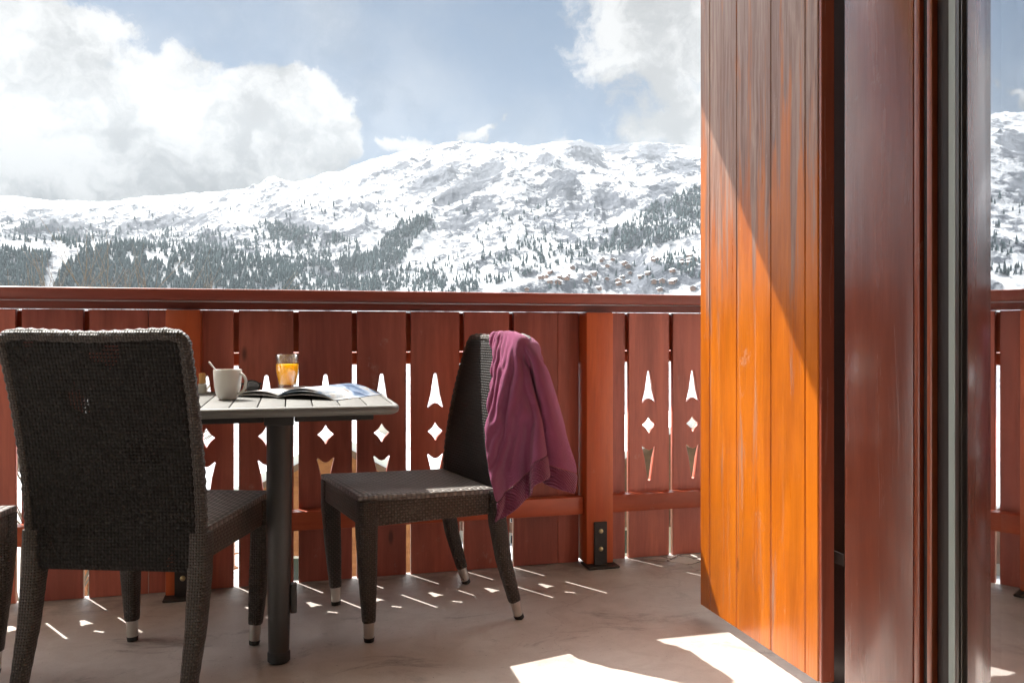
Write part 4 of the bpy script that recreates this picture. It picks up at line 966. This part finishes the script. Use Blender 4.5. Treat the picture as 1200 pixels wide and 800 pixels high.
    -6, -51, -21, 29, -48, -26, -10, 21, -42, -19, -34, -37, -32, -15, 24, 5, -51, -10, 61, -23, 54, -16, -57, -48, -36, -14, -4, 37, 37, 43, 44, 39, 34, 29, 22, 32, 10, 4, -3, 0, 5, 7, 8, 10, 11,
    48, -15, -46, 29, -25, -23, -36, 30, -12, -34, -35, -30, -23, -36, -28, 38, -35, -35, 55, 10, 16, -45, -54, -34, -14, -6, 39, 39, 32, 33, -34, 9, 22, 28, 32, 39, 34, 1, -6, 1, 6, 11, 14, 16, 15,
    117, -41, -17, -34, 28, -39, -4, -25, 17, -31, -38, -10, -31, -26, -33, -23, 23, -45, -23, 36, 11, -60, -13, -14, 5, 16, 2, 23, 33, 28, 22, 12, -22, 4, 8, 15, 15, 13, 8, 16, 18, 19, 21, 22, 21,
    105, -2, -34, 3, -43, 18, -24, 7, -42, -21, -25, -26, 14, -31, -28, -29, -20, -2, -56, -14, 1, 28, -21, 12, 13, -6, 26, 21, 32, 8, -6, -4, -1, 4, 4, 14, 16, 15, 11, 20, 21, 23, 23, 25, 26,
    126, -40, -16, -23, -22, 0, 19, -38, -10, -19, -26, -23, -24, 4, -28, -30, -27, -16, -27, -23, 3, 11, 7, -2, 5, 13, 21, 21, 6, 11, 10, 8, 7, 5, -3, 8, 9, 19, 22, 22, 21, 20, 20, 24, 26,
    102, -34, -32, -1, -32, -26, 36, -14, -28, -23, -6, -21, -21, -22, -18, -9, -29, -29, -13, -6, 1, 9, 7, -3, 3, 12, 20, 23, 3, 2, 9, 7, 8, 9, 4, 2, 5, 26, 9, 16, 20, 23, 30, 28, 25,
    0, 28, 2, -44, 3, -31, -24, 37, -17, -13, -28, 6, -31, -17, -18, -11, -20, -18, -10, 3, -8, -1, 4, 7, 8, 5, -3, -3, 16, 29, 11, 10, 11, 10, 3, 4, -1, -6, 34, 24, 18, 19, 22, 33, 27,
    4, -25, -10, 19, -41, -20, 8, -18, 21, -29, -5, -22, 15, -27, -23, -12, -16, -6, 0, -2, -7, -5, 4, 9, 8, 0, -4, 1, 12, -2, 9, 11, 12, 14, 25, 10, -2, -5, 9, 35, 18, 19, 32, 29, 25,
    -36, 13, -7, -53, -9, 24, -29, 4, -18, 36, -18, -11, -27, 3, -25, -16, -1, -8, 0, 2, -3, -3, 0, 3, -1, -3, 12, 3, -9, 17, 12, 9, 9, 9, 6, 9, 9, 5, 13, 11, 14, 19, 24, 38, 33,
    -44, -42, -14, 21, -10, -18, 35, -18, 0, -21, 24, -14, -28, -7, -8, -3, -12, 11, -13, 3, 1, 0, -3, 0, -9, 9, -4, 2, 8, -7, 11, 10, 17, 17, 12, 13, 6, -18, 17, 28, 12, 16, 13, 17, 33,
    -85, 16, -16, 5, 7, -16, 7, 24, -20, 5, -23, -11, 18, -23, 6, -10, -2, 2, 1, -4, -2, 0, -1, -13, 8, -15, 1, 18, -10, 13, 8, 4, 2, 7, 9, 15, 32, -14, -2, -17, 32, 44, 25, 9, -15,
    -10, -27, -3, -14, 40, -18, -33, 39, 6, -33, -11, 21, -12, -1, -14, 11, -11, 15, -7, 10, -4, -10, -7, -14, -10, 16, 3, -6, 14, -1, 16, 5, 11, 6, 2, 5, 12, 19, -11, -5, -3, 26, 39, 0, 3,
    -6, -23, -16, 24, 10, -23, 6, -36, -6, 32, -5, -21, 28, -22, 15, -13, 13, 8, 0, -6, 10, -9, -10, -12, -9, -4, 25, 0, -7, 15, -16, 6, 5, 12, 10, 22, 15, -14, 18, 0, -4, 6, -9, -9, 32,
    -7, 29, -20, -16, -3, 41, -32, -5, -8, 8, -3, -4, -8, 21, 1, -1, -10, 30, -2, -16, 12, -5, -8, -7, -5, -13, 3, 28, -4, 5, -9, 1, 5, 15, 7, -11, -6, 32, 24, -1, -19, -3, 4, 4, 2,
    -3, 37, 1, -21, 4, -23, 24, -12, 14, 1, 0, -2, -8, 20, -6, 4, -13, -3, 31, -15, -19, -18, 22, 8, -15, -3, -14, 20, 21, -9, 0, -8, 20, 1, -1, 5, 0, -9, 19, 33, -8, -4, 3, 4, 1,
    -30, 13, 37, -18, -14, 6, -1, 15, -18, 29, -9, 12, 1, 12, -15, 10, -13, 1, -1, 10, -25, -5, -8, 26, 2, -14, -10, -3, 36, 2, -1, -16, -1, 22, 3, 1, -16, 12, 5, 18, 17, -1, 4, 5, -2,
    -20, -4, -6, 31, -4, -23, 29, -17, 11, -3, 19, 0, 13, -6, -13, 7, 9, -13, -6, -18, 9, -7, -1, -4, 24, -2, -4, -16, 7, 34, -11, 5, -11, 1, 4, -1, 8, -11, 21, 27, -6, 10, 16, -6, -14,
    -8, 12, -1, -11, -5, -2, 33, -7, -6, 15, -7, 30, -9, 0, -4, -8, 3, -10, -25, 17, -15, 19, -12, 4, -13, 26, -5, 5, -15, 8, 22, -4, 8, -1, 3, 1, -2, -6, 12, 32, 5, -19, -2, 2, 8,
    9, -17, 14, -11, 9, -11, 29, -3, -9, 21, -7, 17, -18, -11, 28, -18, -13, -9, 15, -14, 11, -9, 12, -13, 7, 3, 12, -13, 10, -1, 1, 15, -8, -28, 14, 30, 9, -8, -12, 28, 26, -11, -5, 1, 3,
    2, 6, -26, 16, 1, 4, -4, 24, -12, 0, 18, 7, -13, -1, -25, 23, -22, 4, -5, 13, -13, 13, -7, 7, -7, 20, -12, 3, -10, 22, -2, -15, -7, 5, 2, 2, 32, 6, -6, -8, 24, 23, -16, 5, 10,
    -46, 43, 4, -21, 22, 2, -5, -5, 27, -8, -7, 11, -10, -10, 1, -12, 13, -20, 19, -5, 11, -11, 12, -9, 11, -5, 15, -15, -2, -15, 26, -33, 19, 2, 0, 7, 11, 24, 2, -2, 0, 26, 3, -3, 11,
    -60, 22, 37, 3, -11, 16, -7, 4, -21, 26, -20, -23, 34, 4, -18, 9, -11, 1, -4, 16, -1, 7, -7, 6, -7, 12, -4, 7, -21, 0, -17, -3, -11, 30, 19, 0, 7, 1, 21, 6, 3, 18, 10, -1, -28,
    0, 35, 30, 41, 44, 48, 48, 50, 50, 49, 41, 44, 46, 45, 46, 42, 30, 25, 20, 13, 8, 5, 3, 3, 2, 3, 2, 1, -2, -6, -14, -20, -25, -24, -24, -23, -23, -22, -21, -20, -20, -21, -24, -24, -26,
    -361, 48, 36, 36, 44, 48, 47, 49, 49, 49, 42, 43, 45, 45, 46, 42, 32, 24, 19, 14, 7, 5, 2, 3, 2, 3, 2, 0, -2, -9, -15, -22, -25, -24, -24, -23, -22, -22, -21, -20, -20, -22, -23, -25, -25,
    -356, 44, 46, 39, 41, 47, 47, 48, 48, 48, 44, 43, 44, 44, 45, 42, 34, 24, 19, 13, 7, 4, 3, 2, 2, 3, 2, 0, -4, -11, -18, -22, -25, -24, -23, -24, -22, -21, -21, -19, -21, -22, -24, -25, -25,
    -343, 43, 45, 42, 41, 44, 45, 48, 47, 47, 45, 44, 43, 44, 44, 42, 35, 25, 18, 12, 8, 3, 3, 2, 2, 3, 2, -1, -6, -13, -19, -23, -24, -25, -23, -23, -22, -21, -20, -20, -21, -22, -25, -25, -26,
    -327, 43, 43, 41, 41, 43, 44, 48, 46, 47, 44, 44, 43, 43, 44, 43, 35, 27, 17, 11, 7, 3, 3, 2, 3, 2, 1, -2, -8, -15, -20, -23, -24, -24, -24, -23, -22, -20, -20, -20, -21, -23, -25, -26, -27,
    -312, 43, 45, 40, 38, 44, 43, 45, 46, 47, 44, 44, 42, 43, 44, 42, 37, 27, 17, 11, 6, 4, 2, 2, 2, 3, 0, -4, -10, -16, -21, -24, -23, -24, -24, -22, -22, -20, -20, -20, -22, -23, -26, -28, -29,
    -294, 43, 44, 43, 35, 44, 42, 45, 44, 45, 45, 44, 42, 41, 45, 42, 38, 28, 18, 9, 6, 2, 3, 2, 3, 1, 0, -6, -12, -18, -22, -23, -24, -23, -24, -22, -21, -20, -19, -21, -23, -25, -27, -30, -32,
    -272, 43, 37, 40, 43, 43, 42, 45, 43, 43, 45, 44, 41, 41, 43, 44, 40, 26, 18, 12, 3, 3, 2, 3, 2, 1, -2, -8, -14, -20, -22, -23, -23, -24, -23, -22, -20, -19, -21, -21, -24, -27, -29, -32, -34,
    -253, 46, 38, 39, 42, 43, 38, 45, 45, 43, 43, 44, 42, 40, 42, 43, 41, 30, 16, 9, 6, 1, 2, 2, 2, 0, -3, -10, -16, -20, -23, -23, -23, -23, -23, -21, -20, -19, -21, -24, -25, -28, -32, -34, -36,
    -254, 59, 48, 34, 40, 48, 39, 39, 48, 44, 41, 45, 43, 39, 41, 42, 43, 32, 18, 7, 3, 3, 1, 2, 2, -1, -6, -12, -18, -20, -23, -24, -23, -22, -22, -20, -19, -21, -22, -25, -28, -30, -34, -36, -36,
    -234, 36, 41, 62, 42, 40, 47, 40, 40, 49, 42, 40, 45, 41, 40, 39, 45, 36, 20, 4, 2, 3, 2, 1, 1, -2, -8, -14, -20, -22, -22, -23, -24, -21, -21, -19, -19, -22, -25, -27, -30, -32, -35, -36, -37,
    -212, 39, 39, 41, 55, 44, 40, 47, 40, 43, 47, 40, 41, 43, 41, 36, 37, 44, 25, 4, 1, 3, 2, 2, -1, -4, -11, -16, -21, -22, -23, -22, -23, -21, -19, -19, -21, -24, -26, -30, -31, -34, -35, -35, -36,
    -190, 38, 35, 42, 42, 48, 47, 34, 49, 46, 41, 45, 42, 42, 41, 37, 32, 45, 30, 4, 1, 2, 2, 1, -1, -8, -12, -19, -21, -23, -23, -22, -22, -19, -18, -20, -23, -27, -28, -31, -32, -33, -34, -35, -35,
    -190, 37, 49, 44, 44, 45, 33, 36, 49, 48, 45, 44, 43, 40, 40, 39, 23, 45, 44, 7, -1, 2, 2, 0, -3, -9, -16, -19, -22, -24, -23, -22, -19, -18, -19, -22, -26, -28, -30, -31, -32, -32, -34, -34, -34,
    -170, 29, 47, 52, 36, 41, 37, 32, 55, 47, 44, 44, 42, 44, 40, 36, 22, 42, 43, 15, -2, 2, 3, -2, -5, -12, -17, -22, -23, -23, -23, -19, -18, -18, -22, -25, -27, -30, -30, -31, -32, -32, -33, -34, -35,
    -151, 31, 37, 40, 48, 51, 29, 27, 54, 54, 45, 42, 42, 38, 45, 35, 21, 42, 43, 18, -1, 3, 3, -2, -9, -14, -20, -22, -24, -24, -21, -17, -17, -21, -24, -27, -29, -30, -31, -30, -32, -32, -35, -36, -40,
    -136, 39, 37, 44, 47, 44, 41, 26, 38, 56, 50, 39, 41, 39, 36, 46, 23, 40, 41, 25, -1, 2, 2, -5, -13, -14, -21, -24, -24, -22, -18, -16, -21, -24, -26, -28, -29, -30, -32, -31, -32, -36, -38, -41, -45,
    -96, 42, 32, 42, 44, 37, 38, 41, 37, 41, 54, 48, 41, 36, 32, 34, 37, 38, 42, 28, 4, 0, 0, -9, -13, -17, -24, -26, -21, -19, -16, -19, -24, -27, -27, -29, -29, -31, -31, -34, -36, -39, -44, -47, -52,
    -45, 43, 33, 11, 37, 57, 51, 38, 39, 39, 43, 52, 46, 39, 31, 33, 34, 36, 44, 32, 2, 4, -4, -10, -16, -22, -25, -23, -20, -16, -20, -22, -26, -28, -28, -29, -30, -33, -33, -37, -42, -46, -49, -54, -56,
    -7, 53, 41, 14, 26, 50, 57, 46, 37, 40, 41, 41, 50, 46, 34, 29, 34, 29, 33, 43, 12, 6, -7, -17, -21, -23, -24, -20, -15, -19, -23, -27, -25, -28, -30, -30, -33, -35, -40, -44, -48, -53, -55, -57, -59,
    39, 38, 57, 35, 20, 39, 57, 52, 43, 36, 42, 38, 41, 50, 41, 33, 33, 25, 25, 41, 22, -7, 3, -14, -30, -24, -21, -13, -18, -25, -24, -27, -29, -29, -30, -33, -38, -42, -47, -52, -55, -57, -59, -59, -60,
    107, 29, 33, 56, 39, 21, 46, 58, 49, 43, 43, 39, 37, 35, 49, 41, 34, 27, 5, 31, 38, -31, 11, -5, -19, -27, -12, -18, -21, -26, -27, -26, -30, -33, -37, -42, -43, -50, -55, -58, -60, -59, -59, -60, -60,
    182, 32, 22, 41, 51, 35, 28, 49, 54, 47, 46, 47, 37, 33, 36, 47, 39, 30, 7, 27, 1, 9, 8, -12, -28, -10, -18, -20, -24, -27, -30, -29, -35, -41, -45, -50, -55, -55, -59, -61, -60, -59, -59, -58, -60,
    250, 40, 25, 22, 41, 53, 37, 27, 49, 59, 47, 47, 43, 34, 35, 34, 44, 39, 11, 29, -2, 5, 4, -31, -5, -17, -16, -29, -23, -29, -31, -44, -50, -52, -51, -52, -59, -58, -59, -60, -60, -59, -57, -57, -56,
    296, 50, 40, 19, 28, 52, 49, 22, 30, 46, 47, 50, 57, 45, 47, 25, 42, 43, 14, 17, 12, 1, -20, -5, -15, -15, -44, -44, -41, -44, -48, -54, -51, -50, -47, -37, -41, -58, -59, -59, -57, -56, -56, -54, -55,
    342, 33, 54, 49, 3, 34, 52, 57, 19, 44, 46, 37, 47, 56, 49, 50, 23, 48, 24, 15, 6, -12, -13, -14, -27, -40, -28, -47, -48, -46, -59, -50, -39, -52, -52, -52, -52, -53, -54, -54, -53, -54, -53, -52, -52,
    402, 10, 41, 52, 34, 13, 51, 51, 40, 40, 47, 44, 25, 45, 56, 49, 49, 32, 57, 14, -15, -41, -5, -36, -34, -21, -55, -52, -34, -49, -48, -47, -50, -48, -54, -54, -54, -52, -54, -52, -53, -51, -52, -53, -51,
    417, 41, 22, 53, 44, 23, 18, 45, 54, 31, 38, 57, 51, 22, 45, 50, 52, 63, 41, 13, -23, -30, -34, -27, -29, -45, -53, -38, -49, -54, -52, -55, -55, -57, -57, -55, -57, -48, -27, -48, -48, -49, -48, -51, -53,
    439, 30, 53, 41, 49, 40, 9, 24, 51, 53, 25, 42, 56, 45, 38, 35, 54, 64, 20, -4, -45, -32, -19, -15, -32, -57, -57, -54, -56, -57, -53, -52, -56, -53, -34, -50, -54, -44, -55, -50, -48, -45, -22, -36, -44,
    477, 28, 38, 41, 45, 51, 32, 7, 37, 43, 50, 20, 43, 57, 39, 38, 65, 37, -11, -36, -28, -7, -13, -31, -46, -56, -54, -53, -56, -46, -56, -54, -54, -58, -54, -47, -17, -55, -40, -49, -51, -53, -48, -19, -27,
    507, 53, 40, 14, 33, 52, 36, 44, 17, 37, 52, 40, 5, 49, 53, 45, 54, -6, -39, -14, -6, -22, -15, -42, -59, -59, -56, -49, -17, -51, -56, -55, -55, -56, -49, -54, -53, -11, -47, -37, -50, -49, -42, -53, -6,
    528, 49, 57, 33, 40, 19, 45, 53, 39, -19, 39, 54, 49, 31, 50, 40, 10, -18, -29, -17, -32, -4, -19, -55, -57, -54, -46, -56, -49, -13, -47, -50, -50, -54, -55, -53, -55, -60, 25, -49, -54, -47, -48, -4, -33,
    563, 33, 51, 41, 51, 39, -17, 43, 59, 38, 4, 45, 54, 60, 28, -38, -21, 25, -25, -20, -38, -3, -41, -43, -57, -34, -49, -57, -35, -53, -46, -50, -41, -44, -48, -44, -51, -18, -48, -10, -37, -46, -52, -50, -31,
    664, 12, 47, 47, 42, 43, 4, -3, 45, 38, 52, 55, -11, 23, 53, -20, -58, -12, 23, -31, -13, -35, -50, -51, -43, -52, -48, -20, -50, -41, -53, -50, -55, -51, -48, -41, -14, -52, -42, -43, -25, 6, -27, -47, -49,
    678, 45, 45, 49, 16, 52, 36, -16, 24, 38, 52, 57, 19, -51, -13, 30, -17, -57, -9, 24, -33, -56, -55, -49, -49, -30, -53, -44, 5, -50, -49, -52, -49, -58, -54, -51, -39, -3, -48, -42, -52, -25, -9, -45, -45,
    776, 45, 43, 7, 33, 48, 34, 40, 35, -15, 2, 23, 46, -14, -62, -18, 41, -13, -57, -21, 0, -52, -58, -48, -38, -47, -22, -56, -34, 7, -48, -55, -49, -52, -51, -42, -49, -49, -10, -50, -27, -50, -46, -44, -30,
    875, 3, 47, 55, 31, -17, 41, 52, 40, 16, -1, -38, -41, 53, -26, -58, -6, 34, -24, -33, -45, -53, -46, -47, -29, -45, -43, -25, -51, -5, -37, -38, -53, -31, -43, -49, -52, -29, -40, -49, -9, -47, -50, -33, -45,
    953, -14, 8, 50, 47, 35, -28, 23, 57, 12, -55, -35, -15, 37, -45, 17, -26, -43, 24, -55, -47, -48, -29, -45, -42, -20, -48, -34, -43, -39, 7, -50, -41, -53, -47, -37, -25, -47, -44, -3, -49, -33, -48, -43, -20,
    1008, 4, -24, 5, 47, 61, 9, -54, -5, 45, -6, -58, -28, 41, -7, -48, -35, 18, -57, -32, -46, -27, -50, -23, -46, -36, -18, -49, -12, -51, -14, -31, -49, -40, -51, -54, -46, 17, -28, -51, -19, -47, -45, -47, -40,
    1053, 37, 19, -54, 25, 4, 55, -9, -60, -26, 44, -25, -55, -7, 15, -4, -51, -21, -35, -46, -37, -45, -14, -47, -32, -49, 2, -35, -43, -26, -49, 1, -34, -48, -48, -47, -29, -51, 1, -22, -46, -35, -42, -31, -25,
    1016, 58, 30, -17, -60, 13, 53, 5, -48, -54, -2, 47, -16, -34, -9, -34, -58, -51, -39, 4, -44, -25, -48, -8, -45, -36, -46, 6, -36, -48, -17, -45, -4, -44, -48, -46, -42, -5, -46, 6, -46, 1, -31, -34, -41,
    997, 13, 51, -13, -57, -14, 44, 35, -35, -49, -41, 25, -34, -33, 17, -45, -25, -49, -21, -46, -11, -43, -22, -46, -4, -49, -28, -47, 20, -44, -46, -7, -39, -38, -41, -28, -42, 0, -42, -14, -15, -50, -8, -17, -33,
    1037, -56, -23, 38, -10, -48, 13, 50, -1, -42, -46, -34, 19, -40, -45, -6, -41, -24, -44, -19, -46, -4, -39, -24, -46, -3, -48, -17, -39, -14, -41, -38, -45, 5, -22, -48, -27, -35, -15, -48, -13, -19, -41, -13, 0,
    1015, -6, -60, -20, 31, 4, -43, 11, 46, -16, -37, -44, -34, -42, -28, -41, 10, -47, -14, -42, -20, -44, 12, -41, -19, -46, -21, -46, -6, -46, -30, -17, -36, -47, -16, -3, -51, -18, -36, -18, -52, 18, -38, -41, 2,
    1040, -38, -8, -61, -13, 24, 43, -52, -27, 14, -41, -39, -7, -37, -37, -25, -33, 10, -46, -18, -31, -28, -35, -2, -44, -12, -50, -18, -45, 5, -25, -47, -39, -25, -36, -10, -8, -51, -2, -32, -24, -39, -4, -46, -38,
]
def sweater():
    d = np.array(CLOTH).reshape(3, -1).cumsum(axis=1).T / 5000. + np.array([0.593, 2.4713, 0.321])
    N = 45
    def sheet(i0, i1, name, mat, parent=None):
        vs = [tuple(d[i * N + j]) for i in range(i0, i1 + 1) for j in range(N)]
        fs = [(i * N + j, (i + 1) * N + j, (i + 1) * N + j + 1, i * N + j + 1) for i in range(i1 - i0) for j in range(N - 1)]
        me = bpy.data.meshes.new(name); me.from_pydata(vs, [], fs)
        for q in me.polygons: q.use_smooth = True
        o = link(name, me, mat, parent)
        m1 = o.modifiers.new('s', 'SOLIDIFY'); m1.thickness = .0075 if parent is None else .0095; m1.offset = 0
        m2 = o.modifiers.new('b', 'SUBSURF'); m2.levels = 2; m2.render_levels = 2
        return o
    o = sheet(4, 44, 'sweater', M_knit); tag(o, 'purple knitted sweater draped over the back of the right wicker chair', 'sweater')
    sheet(0, 4, 'ribbed_hem', M_rib, o)
sweater()

# ------------------------------------------------------------------ table
TX, TY, TZ = -.052, 2.688, .72; HT = .345
tb = empty('bistro_table', (TX, TY, 0)); tag(tb, 'square grey slatted bistro table with one round leg, between the chairs', 'table')
bm = bmesh.new(); n = 9; w = (2 * HT - .03) / n
for i in range(n):
    a = -HT + .015 + i * w; box(bm, a + .0015, a + w - .0015, -HT + .012, HT - .012, TZ - .018, TZ, .0022, 2)
done('slatted_top', bm, M_table, tb, smooth=30)
def rrect(h, r, n=8):
    pts = []
    for cx, cy, a0 in ((h - r, h - r, 0), (-h + r, h - r, 90), (-h + r, -h + r, 180), (h - r, -h + r, 270)):
        for k in range(n + 1): a = R(a0 + 90 * k / n); pts.append((cx + r * math.cos(a), cy + r * math.sin(a)))
    return pts
bm = bmesh.new(); prev = None; rings = []
for off, z in ((-.014, TZ - .001), (-.004, TZ - .0005), (.003, TZ - .006), (.005, TZ - .013), (.002, TZ - .023), (-.008, TZ - .028), (-.03, TZ - .028), (-.03, TZ - .019)):
    rings.append([bm.verts.new((x, y, z)) for x, y in rrect(HT + off, .045 + off)])
for a, b in zip(rings, rings[1:]):
    for k in range(len(a)): bm.faces.new((a[k], a[(k + 1) % len(a)], b[(k + 1) % len(a)], b[k]))
done('rim', bm, M_tablerim, tb, smooth=50)
bm = bmesh.new(); box(bm, -.02, .06, -.30, .30, TZ - .055, TZ - .0285, .003); box(bm, -.24, -.021, -.28, -.24, TZ - .048, TZ - .0285, .003); box(bm, .061, .28, -.28, -.24, TZ - .048, TZ - .0285, .003); done('support_frame', bm, M_tubegrey, tb)
for ly in (-.256, .24):
    bm = bmesh.new(); tube(bm, [(.019, ly, .03), (.019, ly, .3), (.021, ly, TZ - .056)], [.0285, .034, .036], 24); lg = done('leg', bm, M_tubegrey, tb, smooth=40)
    bm = bmesh.new(); lathe(bm, [(0, .001), (.026, .001), (.031, .006), (.031, .028), (.027, .034), (0, .034)], 28, c=(.019, ly, 0)); done('rubber_foot', bm, M_black, lg, smooth=40)
bm = bmesh.new(); box(bm, .050, .068, -.268, -.235, .135, .215, .003); done('catch_plate', bm, M_tubegrey, tb)
# underside glides
# mug
mug = empty('coffee_mug', (-.184, 2.645, TZ + .0008)); tag(mug, 'white ceramic mug with a rounded base on the near side of the table', 'mug')
bm = bmesh.new(); lathe(bm, [(0, 0), (.024, 0), (.027, .003), (.034, .018), (.0385, .040), (.0405, .065), (.0415, .088), (.0408, .0895), (.0388, .088), (.0378, .065), (.036, .040), (.031, .018), (.022, .007), (0, .006)], 48)
done('cup_body', bm, M_ceramic, mug, smooth=60)
bm = bmesh.new(); pts = []
for k in range(17):
    a = R(100 - 200 * k / 16); pts.append((.039 + .021 * math.cos(a) * (1.1 if a > 0 else 1) - .004 * (k / 16), -.004, .048 + .030 * math.sin(a)))
pts[0] = (.038, -.004, .079); pts[-1] = (.0335, -.004, .020)
tube(bm, pts, .0045, 10); h = done('handle', bm, M_ceramic, mug, smooth=True); h.rotation_euler = (0, 0, R(-22))
bm = bmesh.new(); lathe(bm, [(0, .079), (.037, .079)], 32); done('coffee', bm, simple('coffee', (.05, .02, .008), .1, bmp=0), mug)
bm = bmesh.new(); tube(bm, [(.018, .01, .01), (-.02, .0, .07), (-.053, -.004, .113)], [.0018, .0018, .003], 8); tag(done('teaspoon', bm, M_steel, smooth=True), 'steel teaspoon leaning in the white mug', 'spoon'); sp_ = bpy.data.objects['teaspoon']; sp_.location = mug.location; sp_.scale = mug.scale
# glass of juice
gls = empty('juice_glass', (-.012, 2.835, TZ + .0225)); tag(gls, 'clear tumbler of orange juice standing by the open magazine', 'glass')
mgl, T, b = new_mat('clear_glass'); T.n.remove(b)
g1 = T.add('ShaderNodeBsdfGlossy'); g1.inputs['Roughness'].default_value = .03; t1 = T.add('ShaderNodeBsdfTransparent'); t1.inputs['Color'].default_value = (.97, .98, .98, 1)
lw = T.add('ShaderNodeLayerWeight'); lw.inputs[0].default_value = .35; m1 = T.add('ShaderNodeMixShader')
T.put(m1.inputs[0], T.math('ADD', T.math('MULTIPLY', lw.outputs[1], .55), .07)); T.l.new(t1.outputs[0], m1.inputs[1]); T.l.new(g1.outputs[0], m1.inputs[2])
T.l.new(m1.outputs[0], [q for q in T.n if q.type == 'OUTPUT_MATERIAL'][0].inputs[0])
mj, T, b = new_mat('orange_juice'); T.n.remove(b)
jd = T.add('ShaderNodeBsdfDiffuse'); jd.inputs[0].default_value = (1, .60, .02, 1); jt = T.add('ShaderNodeBsdfTranslucent'); jt.inputs[0].default_value = (1, .68, .02, 1)
jm = T.add('ShaderNodeMixShader'); jm.inputs[0].default_value = .55; T.l.new(jd.outputs[0], jm.inputs[1]); T.l.new(jt.outputs[0], jm.inputs[2])
T.l.new(jm.outputs[0], [q for q in T.n if q.type == 'OUTPUT_MATERIAL'][0].inputs[0])
bm = bmesh.new(); lathe(bm, [(0, 0), (.024, 0), (.0265, .004), (.0285, .03), (.0335, .055), (.035, .08), (.0352, .118), (.0345, .1186), (.0336, .118), (.0334, .08), (.0318, .055), (.0268, .03), (.0245, .010), (0, .009)], 44); done('tumbler', bm, mgl, gls, smooth=60)
bm = bmesh.new(); lathe(bm, [(0, .0095), (.0242, .0105), (.0264, .03), (.0314, .055), (.033, .079), (.033, .0835), (0, .0835)], 40); done('juice', bm, mj, gls, smooth=60)
gls.scale = (1.09, 1.09, .90)
# glass shaker half hidden by the chair
shk = empty('salt_shaker', (-.285, 2.95, TZ + .0008)); tag(shk, 'small amber and clear shaker left of the mug, half hidden by the chair', 'shaker')
bm = bmesh.new(); lathe(bm, [(0, 0), (.014, 0), (.015, .003), (.013, .03), (0, .031)], 24); done('base_glass', bm, simple('frosted_glass', (.6, .58, .52), .2), shk, smooth=50)
bm = bmesh.new(); lathe(bm, [(0, .0315), (.011, .0315), (.011, .062), (.009, .066), (0, .067)], 24); done('amber_top', bm, simple('amber_wood', (.5, .27, .08), .35), shk, smooth=50)
# sunglasses
sg = empty('sunglasses', (-.155, 2.93, TZ + .001), R(-25)); tag(sg, 'folded dark sunglasses lying between mug and magazine', 'sunglasses')
for sx in (-1, 1):
    bm = bmesh.new(); pts = [(sx * .032 + .026 * math.cos(a), .004 * math.cos(a * 2), .022 + .019 * math.sin(a)) for a in [2 * PI * k / 20 for k in range(21)]]; tube(bm, pts, .0022, 6, False); done('rim', bm, M_black, sg, smooth=True)
    bm = bmesh.new(); vs = [bm.verts.new((sx * .032 + .025 * math.cos(a), 0, .022 + .018 * math.sin(a))) for a in [2 * PI * k / 20 for k in range(20)]]; bm.faces.new(vs); done('lens', bm, simple('dark_lens', (.02, .02, .024), .05, bmp=0), sg)
    bm = bmesh.new(); tube(bm, [(sx * .058, 0, .030), (sx * .056, .02, .030), (sx * -.02, .03 + .006 * sx, .026), (sx * -.05, .032 + .006 * sx, .014)], [.0028, .0028, .0024, .003], 6); done('temple', bm, M_black, sg, smooth=True)
bm = bmesh.new(); tube(bm, [(-.007, 0, .028), (0, 0, .031), (.007, 0, .028)], .0022, 6); done('bridge', bm, M_black, sg)

# open magazine
def page_mat(name, kind, seed):
    m, T, b = new_mat(name); co = T.add('ShaderNodeTexCoord').outputs['Object']
    n = T.noise(T.vm('ADD', co, (seed, 0, 0)), 13, 5, .6, 1.0)
    if kind == 'photo':
        c = T.ramp(n, [(.30, (.03, .04, .06)), (.42, (.07, .12, .22)), (.50, (.22, .30, .42)), (.58, (.48, .50, .52)), (.7, (.25, .20, .17))])
    else:
        ln = T.add('ShaderNodeTexWave', wave_type='BANDS', bands_direction='Y'); T.put(ln.inputs[0], co); ln.inputs['Scale'].default_value = 70
        c = T.mix(T.math('MULTIPLY', T.math('GREATER_THAN', ln.outputs[1], .55), T.ramp(n, [(.45, 0.), (.5, .6)])), (.5, .49, .47), (.15, .15, .16))
    T.put(b.inputs['Base Color'], c); b.inputs['Roughness'].default_value = .28
    return m
M_pA = page_mat('glossy_photo_page', 'photo', 0); M_pB = page_mat('text_page', 'text', 3); M_pe = simple('page_edges', (.5, .48, .45), .6)
mgz = empty('open_magazine', (.035, 2.745, TZ + .001), R(-35)); tag(mgz, 'open magazine with blue photographs lying across the table edge', 'magazine')
def half(sx, width, dep, lift, mats, name, z_off=0, droop=0, yo=0):
    bm = bmesh.new(); nx = 22; P = {}
    for i in range(nx + 1):
        u = i / nx; x = sx * width * u; z = z_off + lift * math.sin(min(1, u * 1.15) * PI) ** .8 * (1 - u * .35) + .002 - droop * max(0, u - .72) ** 1.5
        z = max(z, z_off + .0012) if not droop else z
        for j in (0, 1): P[i, j] = bm.verts.new((x, yo + (j - .5) * dep + .006 * math.sin(u * 3), z))
    for i in range(nx): bm.faces.new((P[i, 0], P[i + 1, 0], P[i + 1, 1], P[i, 1]))
    o = done(name, bm, mats, mgz, smooth=True); md = o.modifiers.new('s', 'SOLIDIFY'); md.thickness = .0012; md.offset = 1; return o
half(-1, .195, .25, .016, M_pB, 'page', .004); half(-1, .2, .252, .006, M_pe, 'page_block', .0005)
half(1, .225, .27, .020, M_pA, 'page', .005, .12); half(1, .235, .272, .012, M_pe, 'page_block', .001, .16); half(1, .21, .268, .028, M_pA, 'page', .0055, .06, .004)
